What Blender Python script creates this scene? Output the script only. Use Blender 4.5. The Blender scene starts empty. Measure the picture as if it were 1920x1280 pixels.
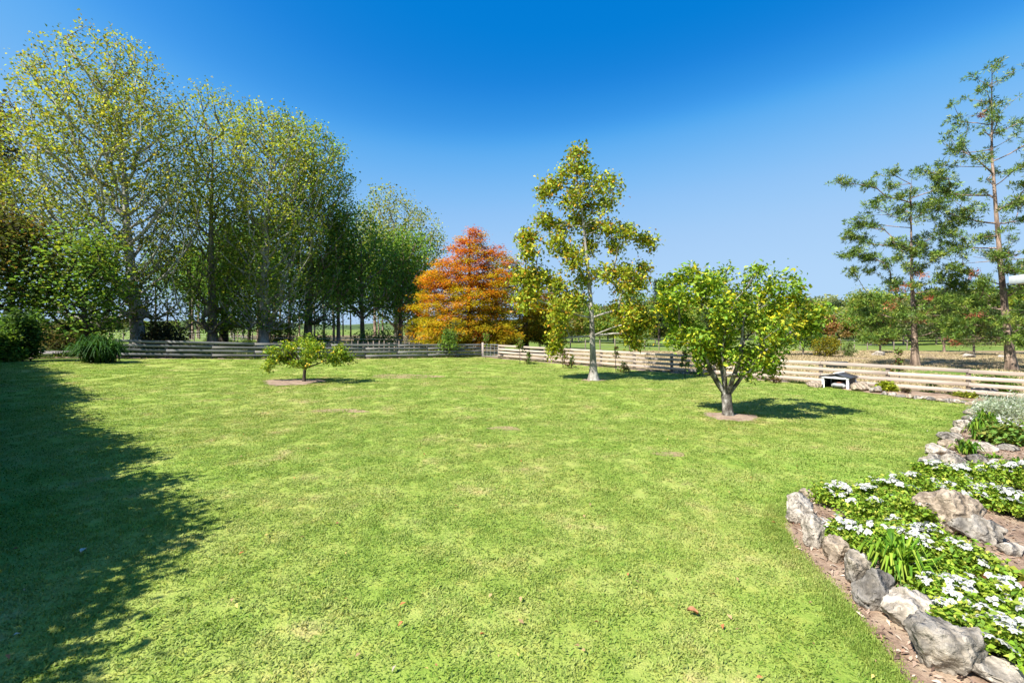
import bpy, math, random
import numpy as np
from mathutils import Vector, Matrix, noise
from mathutils.geometry import delaunay_2d_cdt

S = bpy.context.scene
COL = S.collection
R = math.radians
random.seed(7)

# ------------------------------------------------------------------ camera
F, CX, HY, H = 853.3, 960.0, 615.0, 2.2
cam_d = bpy.data.cameras.new('camera')
cam = bpy.data.objects.new('camera', cam_d)
COL.objects.link(cam)
cam.location = (0, 0, H)
cam.rotation_euler = (R(90), 0, 0)
cam_d.sensor_width = 36
cam_d.lens = 16
cam_d.shift_y = (HY - 640) / 1920
cam_d.clip_start = 0.05
cam_d.clip_end = 4000
S.camera = cam

# ------------------------------------------------------------------ light
SUN_EL = R(49)
SH = Vector((0.79, 0.61, 0)).normalized()          # where shadows fall on the ground
world = bpy.data.worlds.new('World')
S.world = world
world.use_nodes = True
wn = world.node_tree
bg = wn.nodes['Background']
sky = wn.nodes.new('ShaderNodeTexSky')
sky.sky_type = 'NISHITA'
sky.sun_disc = False
sky.sun_elevation = SUN_EL
sky.sun_rotation = math.atan2(-SH.x, -SH.y)
sky.altitude = 0
sky.air_density = 1.0
sky.dust_density = 0.5
sky.ozone_density = 3.0
# response of the photograph's film to the clear sky, the same for every direction
sc_in = wn.nodes.new('ShaderNodeVectorMath'); sc_in.operation = 'SCALE'; sc_in.inputs['Scale'].default_value = 0.1
cur = wn.nodes.new('ShaderNodeRGBCurve')
cm = cur.mapping
cm.use_clip = False
cm.extend = 'EXTRAPOLATED'
for ch, P in ((0, [(0, 0), (.07, .0), (.09, .002), (.108, .025), (.135, .13), (.165, .23), (.2, .31), (.284, .40), (.84, .50), (1, .55)]),
              (1, [(0, .17), (.1, .19), (.155, .212), (.19, .29), (.232, .45), (.32, .57), (.458, .64), (.93, .74), (1, .77)]),
              (2, [(0, .6), (.15, .64), (.283, .68), (.34, .78), (.4, .90), (.682, .955), (.77, .97), (1, 1.05)])):
    c = cm.curves[ch]
    while len(c.points) < len(P): c.points.new(0.5, 0.5)
    for pt, (x, y) in zip(c.points, P): pt.location = (x, y); pt.handle_type = 'AUTO_CLAMPED'
cm.update()
sc_out = wn.nodes.new('ShaderNodeVectorMath'); sc_out.operation = 'SCALE'; sc_out.inputs['Scale'].default_value = 3.0
wn.links.new(sky.outputs[0], sc_in.inputs[0])
wn.links.new(sc_in.outputs[0], cur.inputs['Color'])
wn.links.new(cur.outputs[0], sc_out.inputs[0])
wn.links.new(sc_out.outputs[0], bg.inputs['Color'])
bg.inputs['Strength'].default_value = 0.13
sun_d = bpy.data.lights.new('sun', 'SUN')
sun_d.energy = 4.3
sun_d.angle = R(0.53)
sun_d.color = (1.0, 0.95, 0.86)
sun = bpy.data.objects.new('sun', sun_d)
COL.objects.link(sun)
sdir = Vector((SH.x * math.cos(SUN_EL), SH.y * math.cos(SUN_EL), -math.sin(SUN_EL)))
sun.rotation_euler = sdir.to_track_quat('-Z', 'Y').to_euler()
sun.location = (-20, -12, 25)
S.view_settings.view_transform = 'Standard'
S.view_settings.look = 'None'
S.view_settings.gamma = 1
S.view_settings.use_curve_mapping = False
S.view_settings.exposure = 1.35
S.render.engine = 'CYCLES'
S.cycles.max_bounces = 9
S.cycles.diffuse_bounces = 7
S.cycles.transmission_bounces = 7
S.cycles.transparent_max_bounces = 4
S.cycles.use_denoising = True

# ------------------------------------------------------------------ terrain and picture-to-ground helpers
def zg(x, y=0):
    xc = np.clip(x, -26, 22)
    return -0.014 * xc + 0.0014 * np.clip(-xc - 6, 0, 16) ** 2

def at(px, py):
    """ground point seen at a pixel of the 1920x1280 photograph"""
    k = (py - HY) / F
    u = (px - CX) / F
    Y = H / k
    for _ in range(60):
        Y = (H - float(zg(u * Y))) / k
    return Vector((u * Y, Y, float(zg(u * Y))))

def up_at(px, py, Y):
    return Vector(((px - CX) / F * Y, Y, H - (py - HY) / F * Y))

# ------------------------------------------------------------------ object helpers
def empty(name, loc, rz=0):
    o = bpy.data.objects.new(name, None)
    o.empty_display_size = 0.2
    COL.objects.link(o)
    o.location = loc
    o.rotation_euler = (0, 0, rz)
    return o

def tag(o, label=None, cat=None, group=None, kind=None):
    if label: o['label'] = label
    if cat: o['category'] = cat
    if group: o['group'] = group
    if kind: o['kind'] = kind
    return o

def thing(name, label, cat, loc=(0, 0, 0), rz=0, group=None):
    return tag(empty(name, loc, rz), label, cat, group)

def make_mesh(name, V, quads=None, tris=None, col=None, smooth=False):
    me = bpy.data.meshes.new(name)
    V = np.asarray(V, dtype=np.float32)
    nq = 0 if quads is None else len(quads)
    nt = 0 if tris is None else len(tris)
    loops = []
    starts = []
    if nq:
        loops.append(np.asarray(quads, dtype=np.int32).ravel())
        starts.append(np.arange(nq, dtype=np.int32) * 4)
    if nt:
        loops.append(np.asarray(tris, dtype=np.int32).ravel())
        starts.append(nq * 4 + np.arange(nt, dtype=np.int32) * 3)
    loops = np.concatenate(loops)
    starts = np.concatenate(starts)
    me.vertices.add(len(V))
    me.vertices.foreach_set('co', V.ravel())
    me.loops.add(len(loops))
    me.loops.foreach_set('vertex_index', loops)
    me.polygons.add(len(starts))
    me.polygons.foreach_set('loop_start', starts)
    if smooth:
        me.polygons.foreach_set('use_smooth', np.ones(len(starts), dtype=bool))
    me.update(calc_edges=True)
    if col is not None:
        a = me.attributes.new('tint', 'FLOAT_COLOR', 'POINT')
        c = np.ones((len(V), 4), dtype=np.float32)
        c[:, :3] = col
        a.data.foreach_set('color', c.ravel())
    return me

def link(name, me, mat=None, parent=None, loc=None):
    o = bpy.data.objects.new(name, me)
    COL.objects.link(o)
    if mat is not None and not me.materials:
        me.materials.append(mat)
    if parent is not None:
        o.parent = parent
    if loc is not None:
        o.location = loc
    return o

class MB:
    """collects shapes into one mesh"""
    def __init__(s):
        s.V, s.Q, s.T, s.C, s.n = [], [], [], [], 0
    def add(s, V, Q=None, T=None, col=None):
        V = np.asarray(V, dtype=np.float32)
        if Q is not None and len(Q): s.Q.append(np.asarray(Q, dtype=np.int32) + s.n)
        if T is not None and len(T): s.T.append(np.asarray(T, dtype=np.int32) + s.n)
        s.V.append(V)
        if col is not None:
            c = np.empty((len(V), 3), dtype=np.float32); c[:] = col
            s.C.append(c)
        s.n += len(V)
    def box(s, c, d, M=None, bev=0.0):
        x, y, z = d[0] / 2, d[1] / 2, d[2] / 2
        if bev <= 0:
            V = np.array([(i, j, k) for i in (-x, x) for j in (-y, y) for k in (-z, z)])
            Q = [(0, 1, 3, 2), (4, 6, 7, 5), (0, 4, 5, 1), (2, 3, 7, 6), (0, 2, 6, 4), (1, 5, 7, 3)]
            T = None
        else:
            b = bev
            V, Q, T = [], [], []
            idx = {}
            for sx in (-1, 1):
                for sy in (-1, 1):
                    for sz in (-1, 1):
                        for ax in range(3):
                            p = [sx * x, sy * y, sz * z]
                            for k in range(3):
                                if k != ax:
                                    p[k] -= (sx, sy, sz)[k] * b
                            idx[(sx, sy, sz, ax)] = len(V); V.append(p)
            g = lambda *a: idx[a]
            for ax in range(3):
                o1, o2 = [k for k in range(3) if k != ax]
                for sg in (-1, 1):
                    f = []
                    for (p, q) in ((-1, -1), (1, -1), (1, 1), (-1, 1)):
                        sgn = [0, 0, 0]; sgn[ax] = sg; sgn[o1] = p; sgn[o2] = q
                        f.append(g(sgn[0], sgn[1], sgn[2], ax))
                    Q.append(f)
                for p in (-1, 1):
                    for q in (-1, 1):
                        f = []
                        for (sg, a) in ((-1, o1), (1, o1), (1, o2), (-1, o2)):
                            sgn = [0, 0, 0]; sgn[ax] = sg; sgn[o1] = p; sgn[o2] = q
                            f.append(g(sgn[0], sgn[1], sgn[2], a))
                        Q.append(f)
            for sx in (-1, 1):
                for sy in (-1, 1):
                    for sz in (-1, 1):
                        T.append([g(sx, sy, sz, 0), g(sx, sy, sz, 1), g(sx, sy, sz, 2)])
            V = np.array(V)
        if M is not None:
            A = np.array(M.to_3x3())
            V = V @ A.T
        s.add(V + np.array(c), Q, T)
    def tube(s, P, rad, k=6, col=None, cap=False):
        V, Q = tube_arrays(P, rad, k)
        s.add(V, Q, None, col)
        if cap:
            n = len(P)
            s.T.append(np.array([(s.n - k, s.n - k + i, s.n - k + i + 1) for i in range(1, k - 1)], dtype=np.int32))
    def mesh(s, name, smooth=False):
        return make_mesh(name, np.concatenate(s.V), np.concatenate(s.Q) if s.Q else None,
                         np.concatenate(s.T) if s.T else None, np.concatenate(s.C) if s.C else None, smooth)

def norm(a):
    return a / np.maximum(np.linalg.norm(a, axis=-1, keepdims=True), 1e-9)

def tube_arrays(P, rad, k):
    P = np.asarray(P, dtype=np.float64)
    rad = np.asarray(rad, dtype=np.float64)
    n = len(P)
    d = norm(np.gradient(P, axis=0))
    ref = np.array([0.0, 1.0, 0.13]) if abs(d[:, 2]).mean() > 0.6 else np.array([0.05, 0.1, 1.0])
    u = norm(np.cross(d, ref)); v = np.cross(d, u)
    a = np.arange(k) / k * 2 * math.pi
    ring = P[:, None, :] + rad[:, None, None] * (np.cos(a)[None, :, None] * u[:, None, :] + np.sin(a)[None, :, None] * v[:, None, :])
    i = np.arange(n - 1)[:, None] * k
    j = np.arange(k)[None, :]
    Q = np.stack([i + j, i + (j + 1) % k, i + k + (j + 1) % k, i + k + j], axis=-1).reshape(-1, 4)
    return ring.reshape(-1, 3), Q

def leaf_quads(P, size, rng, up=0.5, aspect=0.6, droop=0.0, dirs=None, fold=0.12, vary=0.8):
    P = np.asarray(P); n = len(P)
    nr = norm(rng.normal(size=(n, 3))); nr[:, 2] = np.abs(nr[:, 2]); nr[:, 2] += up; nr = norm(nr)
    d = rng.normal(size=(n, 3)) if dirs is None else np.asarray(dirs) + rng.normal(size=(n, 3)) * 0.45
    d[:, 2] -= droop
    d = norm(d - nr * (d * nr).sum(1, keepdims=True))
    w = np.cross(nr, d)
    s = (size * (1 - vary / 2 + vary * rng.random(n)))[:, None]
    base = P - d * s * 0.5; tip = P + d * s * 0.5 - nr * s * fold
    l = P + w * s * aspect * 0.5 + nr * fold * s - d * s * 0.08
    r = P - w * s * aspect * 0.5 + nr * fold * s - d * s * 0.08
    V = np.stack([base, r, tip, l], axis=1).reshape(-1, 3)
    Q = np.arange(4 * n).reshape(n, 4)
    return V, Q

def rep4(c):
    return np.repeat(c, 4, axis=0)

def mixcols(rng, n, cols, w=None, jit=0.2):
    cols = np.array(cols, dtype=float)
    w = np.ones(len(cols)) if w is None else np.array(w, dtype=float)
    i = rng.choice(len(cols), size=n, p=w / w.sum())
    c = cols[i] * (1 + jit * rng.normal(size=(n, 1)))
    return np.clip(c, 0.004, 1)

# ------------------------------------------------------------------ materials
def new_mat(name):
    m = bpy.data.materials.new(name)
    m.use_nodes = True
    nt = m.node_tree
    p = nt.nodes['Principled BSDF']
    return m, nt, p

def nd(nt, typ, **kw):
    n = nt.nodes.new(typ)
    for k, v in kw.items():
        if k in n.inputs.keys(): n.inputs[k].default_value = v
        else: setattr(n, k, v)
    return n

def ramp(nt, src, stops):
    r = nt.nodes.new('ShaderNodeValToRGB')
    e = r.color_ramp.elements
    while len(e) < len(stops): e.new(0.5)
    for el, (p, c) in zip(e, stops):
        el.position = p; el.color = (*c, 1)
    nt.links.new(src, r.inputs[0])
    return r.outputs[0]

def mixc(nt, a, b, fac, mode='MIX'):
    m = nt.nodes.new('ShaderNodeMix'); m.data_type = 'RGBA'; m.blend_type = mode
    for sock, v in ((m.inputs[0], fac), (m.inputs[6], a), (m.inputs[7], b)):
        if hasattr(v, 'links') or hasattr(v, 'is_linked'): nt.links.new(v, sock)
        elif isinstance(v, (int, float)): sock.default_value = v
        else: sock.default_value = (*v, 1)
    return m.outputs[2]

def noise_tex(nt, vec, scale, detail=4, rough=0.55, dist=0.0):
    n = nd(nt, 'ShaderNodeTexNoise', Scale=scale, Detail=detail, Roughness=rough, Distortion=dist)
    if vec is not None: nt.links.new(vec, n.inputs['Vector'])
    return n.outputs['Fac']

def bump(nt, p, h, strength=0.4, dist=0.02):
    b = nd(nt, 'ShaderNodeBump', Strength=strength, Distance=dist)
    nt.links.new(h, b.inputs['Height'])
    nt.links.new(b.outputs[0], p.inputs['Normal'])

def leaf_mat(name, transl=0.35, rough=0.45, spec=0.35, gain=(1.25, 1.2, 0.6)):
    m, nt, p = new_mat(name)
    a = nd(nt, 'ShaderNodeAttribute', attribute_name='tint')
    nt.links.new(a.outputs['Color'], p.inputs['Base Color'])
    p.inputs['Roughness'].default_value = rough
    p.inputs['Specular IOR Level'].default_value = spec
    t = nd(nt, 'ShaderNodeBsdfTranslucent')
    c = mixc(nt, a.outputs['Color'], gain, 1.0, 'MULTIPLY')
    nt.links.new(c, t.inputs['Color'])
    mx = nd(nt, 'ShaderNodeMixShader'); mx.inputs[0].default_value = transl
    nt.links.new(p.outputs[0], mx.inputs[1]); nt.links.new(t.outputs[0], mx.inputs[2])
    nt.links.new(mx.outputs[0], nt.nodes['Material Output'].inputs[0])
    return m

def bark_mat(name, c1, c2, c3, scale=2.0, stretch=0.35, thr=0.5):
    m, nt, p = new_mat(name)
    tc = nd(nt, 'ShaderNodeTexCoord')
    mp = nd(nt, 'ShaderNodeMapping'); mp.inputs['Scale'].default_value = (1, 1, stretch)
    nt.links.new(tc.outputs['Object'], mp.inputs['Vector'])
    n1 = noise_tex(nt, mp.outputs[0], scale, 5, 0.6)
    n2 = noise_tex(nt, mp.outputs[0], scale * 9, 4, 0.65)
    c = ramp(nt, n1, [(thr - 0.14, c1), (thr, c2), (thr + 0.15, c3)])
    c = mixc(nt, c, ramp(nt, n2, [(0.35, (0.35, 0.33, 0.32)), (0.6, (1, 1, 1))]), 0.7, 'MULTIPLY')
    nt.links.new(c, p.inputs['Base Color'])
    p.inputs['Roughness'].default_value = 0.9
    p.inputs['Specular IOR Level'].default_value = 0.15
    bump(nt, p, n2, 0.7, 0.03)
    return m

M = {}
M['leaf'] = leaf_mat('tree_leaf', 0.5, 0.6, 0.15)
M['glossy_leaf'] = leaf_mat('glossy_leaf', 0.3, 0.5, 0.18)
M['needle'] = leaf_mat('needle', 0.15, 0.5, 0.3)
M['petal'] = leaf_mat('petal', 0.3, 0.6, 0.2, (1, 1, 1))
M['bark_white'] = bark_mat('bark_white', (0.124, 0.109, 0.085), (0.325, 0.302, 0.264), (0.511, 0.489, 0.441), 1.6, 0.4, 0.46)
M['bark_grey'] = bark_mat('bark_grey', (0.108, 0.090, 0.072), (0.240, 0.204, 0.168), (0.432, 0.384, 0.324), 2.2, 0.3)
M['bark_dark'] = bark_mat('bark_dark', (0.03, 0.025, 0.02), (0.07, 0.055, 0.045), (0.14, 0.11, 0.09), 3, 0.25)
M['bark_pine'] = bark_mat('bark_pine', (0.105, 0.074, 0.060), (0.299, 0.217, 0.165), (0.508, 0.373, 0.299), 5, 0.2)
M['bark_pink'] = bark_mat('bark_pink', (0.149, 0.103, 0.081), (0.345, 0.241, 0.190), (0.506, 0.380, 0.310), 2.5, 0.2)
M['bark_lichen'] = bark_mat('bark_lichen', (0.074, 0.063, 0.053), (0.210, 0.195, 0.168), (0.525, 0.504, 0.462), 7, 0.6, 0.52)

def lawn_colour(nt, pos):
    n1 = noise_tex(nt, pos, 0.22, 3, 0.6)
    n2 = noise_tex(nt, pos, 1.1, 4, 0.65)
    n3 = noise_tex(nt, pos, 5.0, 4, 0.7)
    c = ramp(nt, n2, [(0.28, (0.2, 0.288, 0.048)), (0.45, (0.258, 0.338, 0.067)), (0.6, (0.325, 0.377, 0.1)), (0.74, (0.43, 0.368, 0.17))])
    c2 = ramp(nt, n1, [(0.33, (0.9, 1.0, 0.82)), (0.5, (1.02, 1.0, 1.0)), (0.64, (1.13, 1.0, 1.15))])
    c = mixc(nt, c, c2, 0.8, 'MULTIPLY')
    c3 = ramp(nt, n3, [(0.25, (0.72, 0.82, 0.65)), (0.5, (1, 1, 1)), (0.75, (1.4, 1.12, 1.3))])
    return mixc(nt, c, c3, 0.75, 'MULTIPLY')

def lawn_mat():
    m, nt, p = new_mat('lawn_turf')
    g = nd(nt, 'ShaderNodeNewGeometry')
    c = lawn_colour(nt, g.outputs['Position'])
    n = noise_tex(nt, g.outputs['Position'], 60, 3, 0.7)
    c = mixc(nt, c, ramp(nt, n, [(0.3, (0.75, 0.8, 0.65)), (0.65, (1.05, 1.02, 1.0))]), 0.8, 'MULTIPLY')
    nt.links.new(c, p.inputs['Base Color'])
    p.inputs['Roughness'].default_value = 0.95
    p.inputs['Specular IOR Level'].default_value = 0.1
    bump(nt, p, n, 0.6, 0.03)
    return m
M['lawn'] = lawn_mat()

def blade_mat():
    m, nt, p = new_mat('grass_blade')
    g = nd(nt, 'ShaderNodeNewGeometry')
    c = lawn_colour(nt, g.outputs['Position'])
    a = nd(nt, 'ShaderNodeAttribute', attribute_name='tint')
    c = mixc(nt, c, a.outputs['Color'], 1.0, 'MULTIPLY')
    nt.links.new(c, p.inputs['Base Color'])
    p.inputs['Roughness'].default_value = 0.6
    p.inputs['Specular IOR Level'].default_value = 0.25
    t = nd(nt, 'ShaderNodeBsdfTranslucent')
    nt.links.new(mixc(nt, c, (1.15, 1.2, 0.6), 1.0, 'MULTIPLY'), t.inputs['Color'])
    mx = nd(nt, 'ShaderNodeMixShader'); mx.inputs[0].default_value = 0.3
    nt.links.new(p.outputs[0], mx.inputs[1]); nt.links.new(t.outputs[0], mx.inputs[2])
    nt.links.new(mx.outputs[0], nt.nodes['Material Output'].inputs[0])
    return m
M['blade'] = blade_mat()

def ground_mat(name, stops, scale=0.6, fine=25, fstops=((0.3, (0.6, 0.58, 0.55)), (0.65, (1.1, 1.08, 1.05))), bstr=0.6, bd=0.04):
    m, nt, p = new_mat(name)
    g = nd(nt, 'ShaderNodeNewGeometry')
    n1 = noise_tex(nt, g.outputs['Position'], scale, 5, 0.65)
    n2 = noise_tex(nt, g.outputs['Position'], fine, 4, 0.7)
    c = mixc(nt, ramp(nt, n1, stops), ramp(nt, n2, list(fstops)), 0.8, 'MULTIPLY')
    nt.links.new(c, p.inputs['Base Color'])
    p.inputs['Roughness'].default_value = 0.95
    p.inputs['Specular IOR Level'].default_value = 0.1
    bump(nt, p, n2, bstr, bd)
    return m
M['pasture'] = ground_mat('pasture_grass', [(0.3, (0.1, 0.16, 0.03)), (0.55, (0.16, 0.22, 0.045)), (0.75, (0.26, 0.26, 0.09))], 0.08, 1.5)
M['dry'] = ground_mat('dry_paddock', [(0.3, (0.144, 0.137, 0.058)), (0.45, (0.238, 0.180, 0.108)), (0.7, (0.288, 0.223, 0.144))], 0.25, 4)
M['strip'] = ground_mat('green_strip', [(0.3, (0.09, 0.17, 0.02)), (0.7, (0.15, 0.22, 0.04))], 0.5, 6)
M['woodfloor'] = ground_mat('woodland_litter', [(0.3, (0.1, 0.12, 0.035)), (0.5, (0.22, 0.17, 0.1)), (0.7, (0.3, 0.22, 0.14))], 0.25, 3)
M['soil'] = ground_mat('bare_soil', [(0.3, (0.216, 0.157, 0.117)), (0.5, (0.323, 0.238, 0.181)), (0.7, (0.409, 0.316, 0.235))], 3, 40)
M['worn'] = ground_mat('worn_turf', [(0.3, (0.2, 0.23, 0.07)), (0.5, (0.34, 0.26, 0.14)), (0.7, (0.4, 0.29, 0.19))], 2, 30)
M['mulch'] = ground_mat('bark_mulch', [(0.3, (0.185, 0.123, 0.088)), (0.5, (0.306, 0.219, 0.160)), (0.72, (0.443, 0.355, 0.262))], 4, 45)
M['gravel'] = ground_mat('grey_gravel', [(0.3, (0.176, 0.168, 0.176)), (0.7, (0.264, 0.248, 0.256))], 1, 20)
M['hill'] = ground_mat('hill_grass', [(0.3, (0.05, 0.08, 0.03)), (0.5, (0.08, 0.12, 0.04)), (0.7, (0.16, 0.19, 0.07))], 0.02, 0.12, ((0.35, (0.35, 0.4, 0.35)), (0.6, (1, 1, 1))))

def wood_mat(name, stops, gstr=0.7):
    m, nt, p = new_mat(name)
    tc = nd(nt, 'ShaderNodeTexCoord')
    oi = nd(nt, 'ShaderNodeObjectInfo')
    mp = nd(nt, 'ShaderNodeMapping'); mp.inputs['Scale'].default_value = (0.7, 8, 14)
    nt.links.new(tc.outputs['Object'], mp.inputs['Vector'])
    va = nd(nt, 'ShaderNodeVectorMath', operation='ADD')
    nt.links.new(mp.outputs[0], va.inputs[0])
    cm = nd(nt, 'ShaderNodeCombineXYZ')
    ml = nd(nt, 'ShaderNodeMath', operation='MULTIPLY'); ml.inputs[1].default_value = 60
    nt.links.new(oi.outputs['Random'], ml.inputs[0]); nt.links.new(ml.outputs[0], cm.inputs[0])
    nt.links.new(cm.outputs[0], va.inputs[1])
    n1 = noise_tex(nt, va.outputs[0], 2.2, 6, 0.65, 0.4)
    n2 = noise_tex(nt, va.outputs[0], 0.6, 3, 0.5)
    c = ramp(nt, n1, stops)
    c = mixc(nt, c, ramp(nt, n2, [(0.35, (0.72, 0.74, 0.78)), (0.65, (1.1, 1.06, 1.0))]), gstr, 'MULTIPLY')
    v = nd(nt, 'ShaderNodeMapRange'); v.inputs[3].default_value = 0.82; v.inputs[4].default_value = 1.12
    nt.links.new(oi.outputs['Random'], v.inputs[0])
    c = mixc(nt, c, v.outputs[0], 1.0, 'MULTIPLY')
    nt.links.new(c, p.inputs['Base Color'])
    p.inputs['Roughness'].default_value = 0.85
    p.inputs['Specular IOR Level'].default_value = 0.2
    bump(nt, p, n1, 0.35, 0.01)
    return m
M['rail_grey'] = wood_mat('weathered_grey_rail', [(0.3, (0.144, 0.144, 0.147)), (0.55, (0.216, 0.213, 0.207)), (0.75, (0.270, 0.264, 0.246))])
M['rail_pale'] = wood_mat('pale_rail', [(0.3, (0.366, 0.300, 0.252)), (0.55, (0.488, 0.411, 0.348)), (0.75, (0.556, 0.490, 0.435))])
M['post_wood'] = wood_mat('fence_post_wood', [(0.3, (0.1, 0.08, 0.065)), (0.6, (0.22, 0.18, 0.145)), (0.75, (0.3, 0.25, 0.2))])

def rock_mat(name, tones):
    m, nt, p = new_mat(name)
    tc = nd(nt, 'ShaderNodeTexCoord')
    oi = nd(nt, 'ShaderNodeObjectInfo')
    va = nd(nt, 'ShaderNodeVectorMath', operation='ADD')
    cm = nd(nt, 'ShaderNodeCombineXYZ')
    ml = nd(nt, 'ShaderNodeMath', operation='MULTIPLY'); ml.inputs[1].default_value = 40
    nt.links.new(oi.outputs['Random'], ml.inputs[0])
    nt.links.new(ml.outputs[0], cm.inputs[0]); nt.links.new(ml.outputs[0], cm.inputs[2])
    nt.links.new(tc.outputs['Object'], va.inputs[0]); nt.links.new(cm.outputs[0], va.inputs[1])
    v = va.outputs[0]
    n1 = noise_tex(nt, v, 3.0, 6, 0.62, 0.8)
    n2 = noise_tex(nt, v, 22, 5, 0.7, 0.3)
    wv = nd(nt, 'ShaderNodeTexWave', Scale=2.2, Distortion=9.0, Detail=4)
    wv.inputs['Detail Scale'].default_value = 1.6
    nt.links.new(v, wv.inputs['Vector'])
    c = ramp(nt, n1, tones)
    c = mixc(nt, c, ramp(nt, wv.outputs['Fac'], [(0.0, (0.4, 0.38, 0.35)), (0.2, (0.95, 0.92, 0.88)), (0.8, (1, 1, 1)), (1.0, (1.5, 1.48, 1.45))]), 0.65, 'MULTIPLY')
    c = mixc(nt, c, ramp(nt, n2, [(0.3, (0.55, 0.54, 0.52)), (0.55, (1, 1, 1)), (0.75, (1.25, 1.22, 1.18))]), 0.75, 'MULTIPLY')
    nt.links.new(c, p.inputs['Base Color'])
    p.inputs['Roughness'].default_value = 0.8
    p.inputs['Specular IOR Level'].default_value = 0.25
    ad = nd(nt, 'ShaderNodeMath', operation='ADD')
    nt.links.new(n2, ad.inputs[0]); nt.links.new(wv.outputs['Fac'], ad.inputs[1])
    bump(nt, p, ad.outputs[0], 0.9, 0.035)
    return m
M['rock_grey'] = rock_mat('grey_rock', [(0.3, (0.150, 0.140, 0.130)), (0.48, (0.264, 0.242, 0.212)), (0.62, (0.353, 0.305, 0.247)), (0.75, (0.440, 0.395, 0.337))])
M['rock_tan'] = rock_mat('tan_rock', [(0.3, (0.206, 0.161, 0.120)), (0.5, (0.343, 0.279, 0.212)), (0.65, (0.404, 0.337, 0.262)), (0.78, (0.499, 0.432, 0.349))])
M['rock_dark'] = rock_mat('dark_rock', [(0.3, (0.096, 0.089, 0.085)), (0.5, (0.182, 0.169, 0.154)), (0.65, (0.240, 0.213, 0.178)), (0.8, (0.345, 0.303, 0.251))])
M['rock_pale'] = rock_mat('pale_rock', [(0.3, (0.274, 0.248, 0.216)), (0.5, (0.419, 0.374, 0.318)), (0.65, (0.503, 0.442, 0.370)), (0.8, (0.564, 0.509, 0.432))])

def plain(name, c, rough=0.5, metal=0.0, nscale=12, amt=0.25):
    m, nt, p = new_mat(name)
    tc = nd(nt, 'ShaderNodeTexCoord')
    n = noise_tex(nt, tc.outputs['Object'], nscale, 4, 0.65)
    lo = tuple(v * (1 - amt) for v in c); hi = tuple(min(1, v * (1 + amt * 0.6)) for v in c)
    nt.links.new(ramp(nt, n, [(0.35, lo), (0.65, hi)]), p.inputs['Base Color'])
    p.inputs['Roughness'].default_value = rough
    p.inputs['Metallic'].default_value = metal
    return m
M['white_paint'] = plain('white_paint', (0.78, 0.78, 0.76), 0.5, 0, 10, 0.1)
M['dark_iron'] = plain('dark_iron_roofing', (0.06, 0.065, 0.075), 0.45, 0, 8)
M['galv'] = plain('galvanised_steel', (0.45, 0.48, 0.52), 0.45, 0.6, 20, 0.15)
M['mower_dark'] = plain('mower_shell', (0.12, 0.125, 0.13), 0.35, 0, 10, 0.1)
M['mower_grey'] = plain('mower_grey', (0.34, 0.35, 0.36), 0.35, 0, 10, 0.1)
M['mower_orange'] = plain('mower_orange', (0.5, 0.13, 0.04), 0.4, 0, 10, 0.1)
M['rubber'] = plain('rubber', (0.025, 0.025, 0.025), 0.8)
M['trough'] = plain('trough_plastic', (0.04, 0.045, 0.05), 0.5)
M['soffit'] = plain('soffit_paint', (0.5, 0.48, 0.44), 0.7, 0, 6, 0.1)
M['brick_board'] = plain('wall_board', (0.55, 0.53, 0.48), 0.7, 0, 6, 0.15)
M['glass'] = plain('window_glass', (0.03, 0.04, 0.05), 0.08, 0, 2, 0.1)
M['chip'] = leaf_mat('bark_chip', 0.0, 0.9, 0.1)
M['litter'] = leaf_mat('dead_leaf', 0.15, 0.7, 0.2)
M['red_post'] = plain('red_bark', (0.35, 0.1, 0.07), 0.9, 0, 8, 0.3)

# ------------------------------------------------------------------ ground sheets
def grid_sheet(name, xs, ys, zoff, mat):
    X, Y = np.meshgrid(xs, ys)
    V = np.stack([X, Y, zg(X) + zoff], -1).reshape(-1, 3)
    nx, ny = len(xs), len(ys)
    i = (np.arange(ny - 1)[:, None] * nx + np.arange(nx - 1)[None, :]).ravel()
    Q = np.stack([i, i + 1, i + nx + 1, i + nx], -1)
    o = link(name, make_mesh(name, V, Q, smooth=True), mat)
    return tag(o, kind='structure')

def inside(poly, P):
    """even-odd test of many points"""
    poly = np.asarray([(p[0], p[1]) for p in poly]); P = np.asarray(P)
    r = np.zeros(len(P), dtype=bool)
    x, y = P[:, 0], P[:, 1]
    j = len(poly) - 1
    for i in range(len(poly)):
        xi, yi = poly[i]; xj, yj = poly[j]
        c = ((yi > y) != (yj > y))
        with np.errstate(divide='ignore', invalid='ignore'):
            r ^= c & (x < (xj - xi) * (y - yi) / (yj - yi + 1e-12) + xi)
        j = i
    return r

def edge_dist(poly, P):
    A = np.asarray([(p[0], p[1]) for p in poly]); B = np.roll(A, -1, axis=0)
    P = np.asarray(P)[:, :2]
    best = np.full(len(P), 1e9)
    for a, b in zip(A, B):
        ab = b - a
        t = np.clip(((P - a) @ ab) / max(ab @ ab, 1e-9), 0, 1)
        best = np.minimum(best, np.linalg.norm(P - a - t[:, None] * ab, axis=1))
    return best

def densify(poly, step, closed=True):
    out = []
    n = len(poly)
    for i in range(n if closed else n - 1):
        a = Vector(poly[i][:2]); b = Vector(poly[(i + 1) % n][:2])
        k = max(1, int((b - a).length / step))
        for t in range(k): out.append(a.lerp(b, t / k))
    return out

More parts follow.
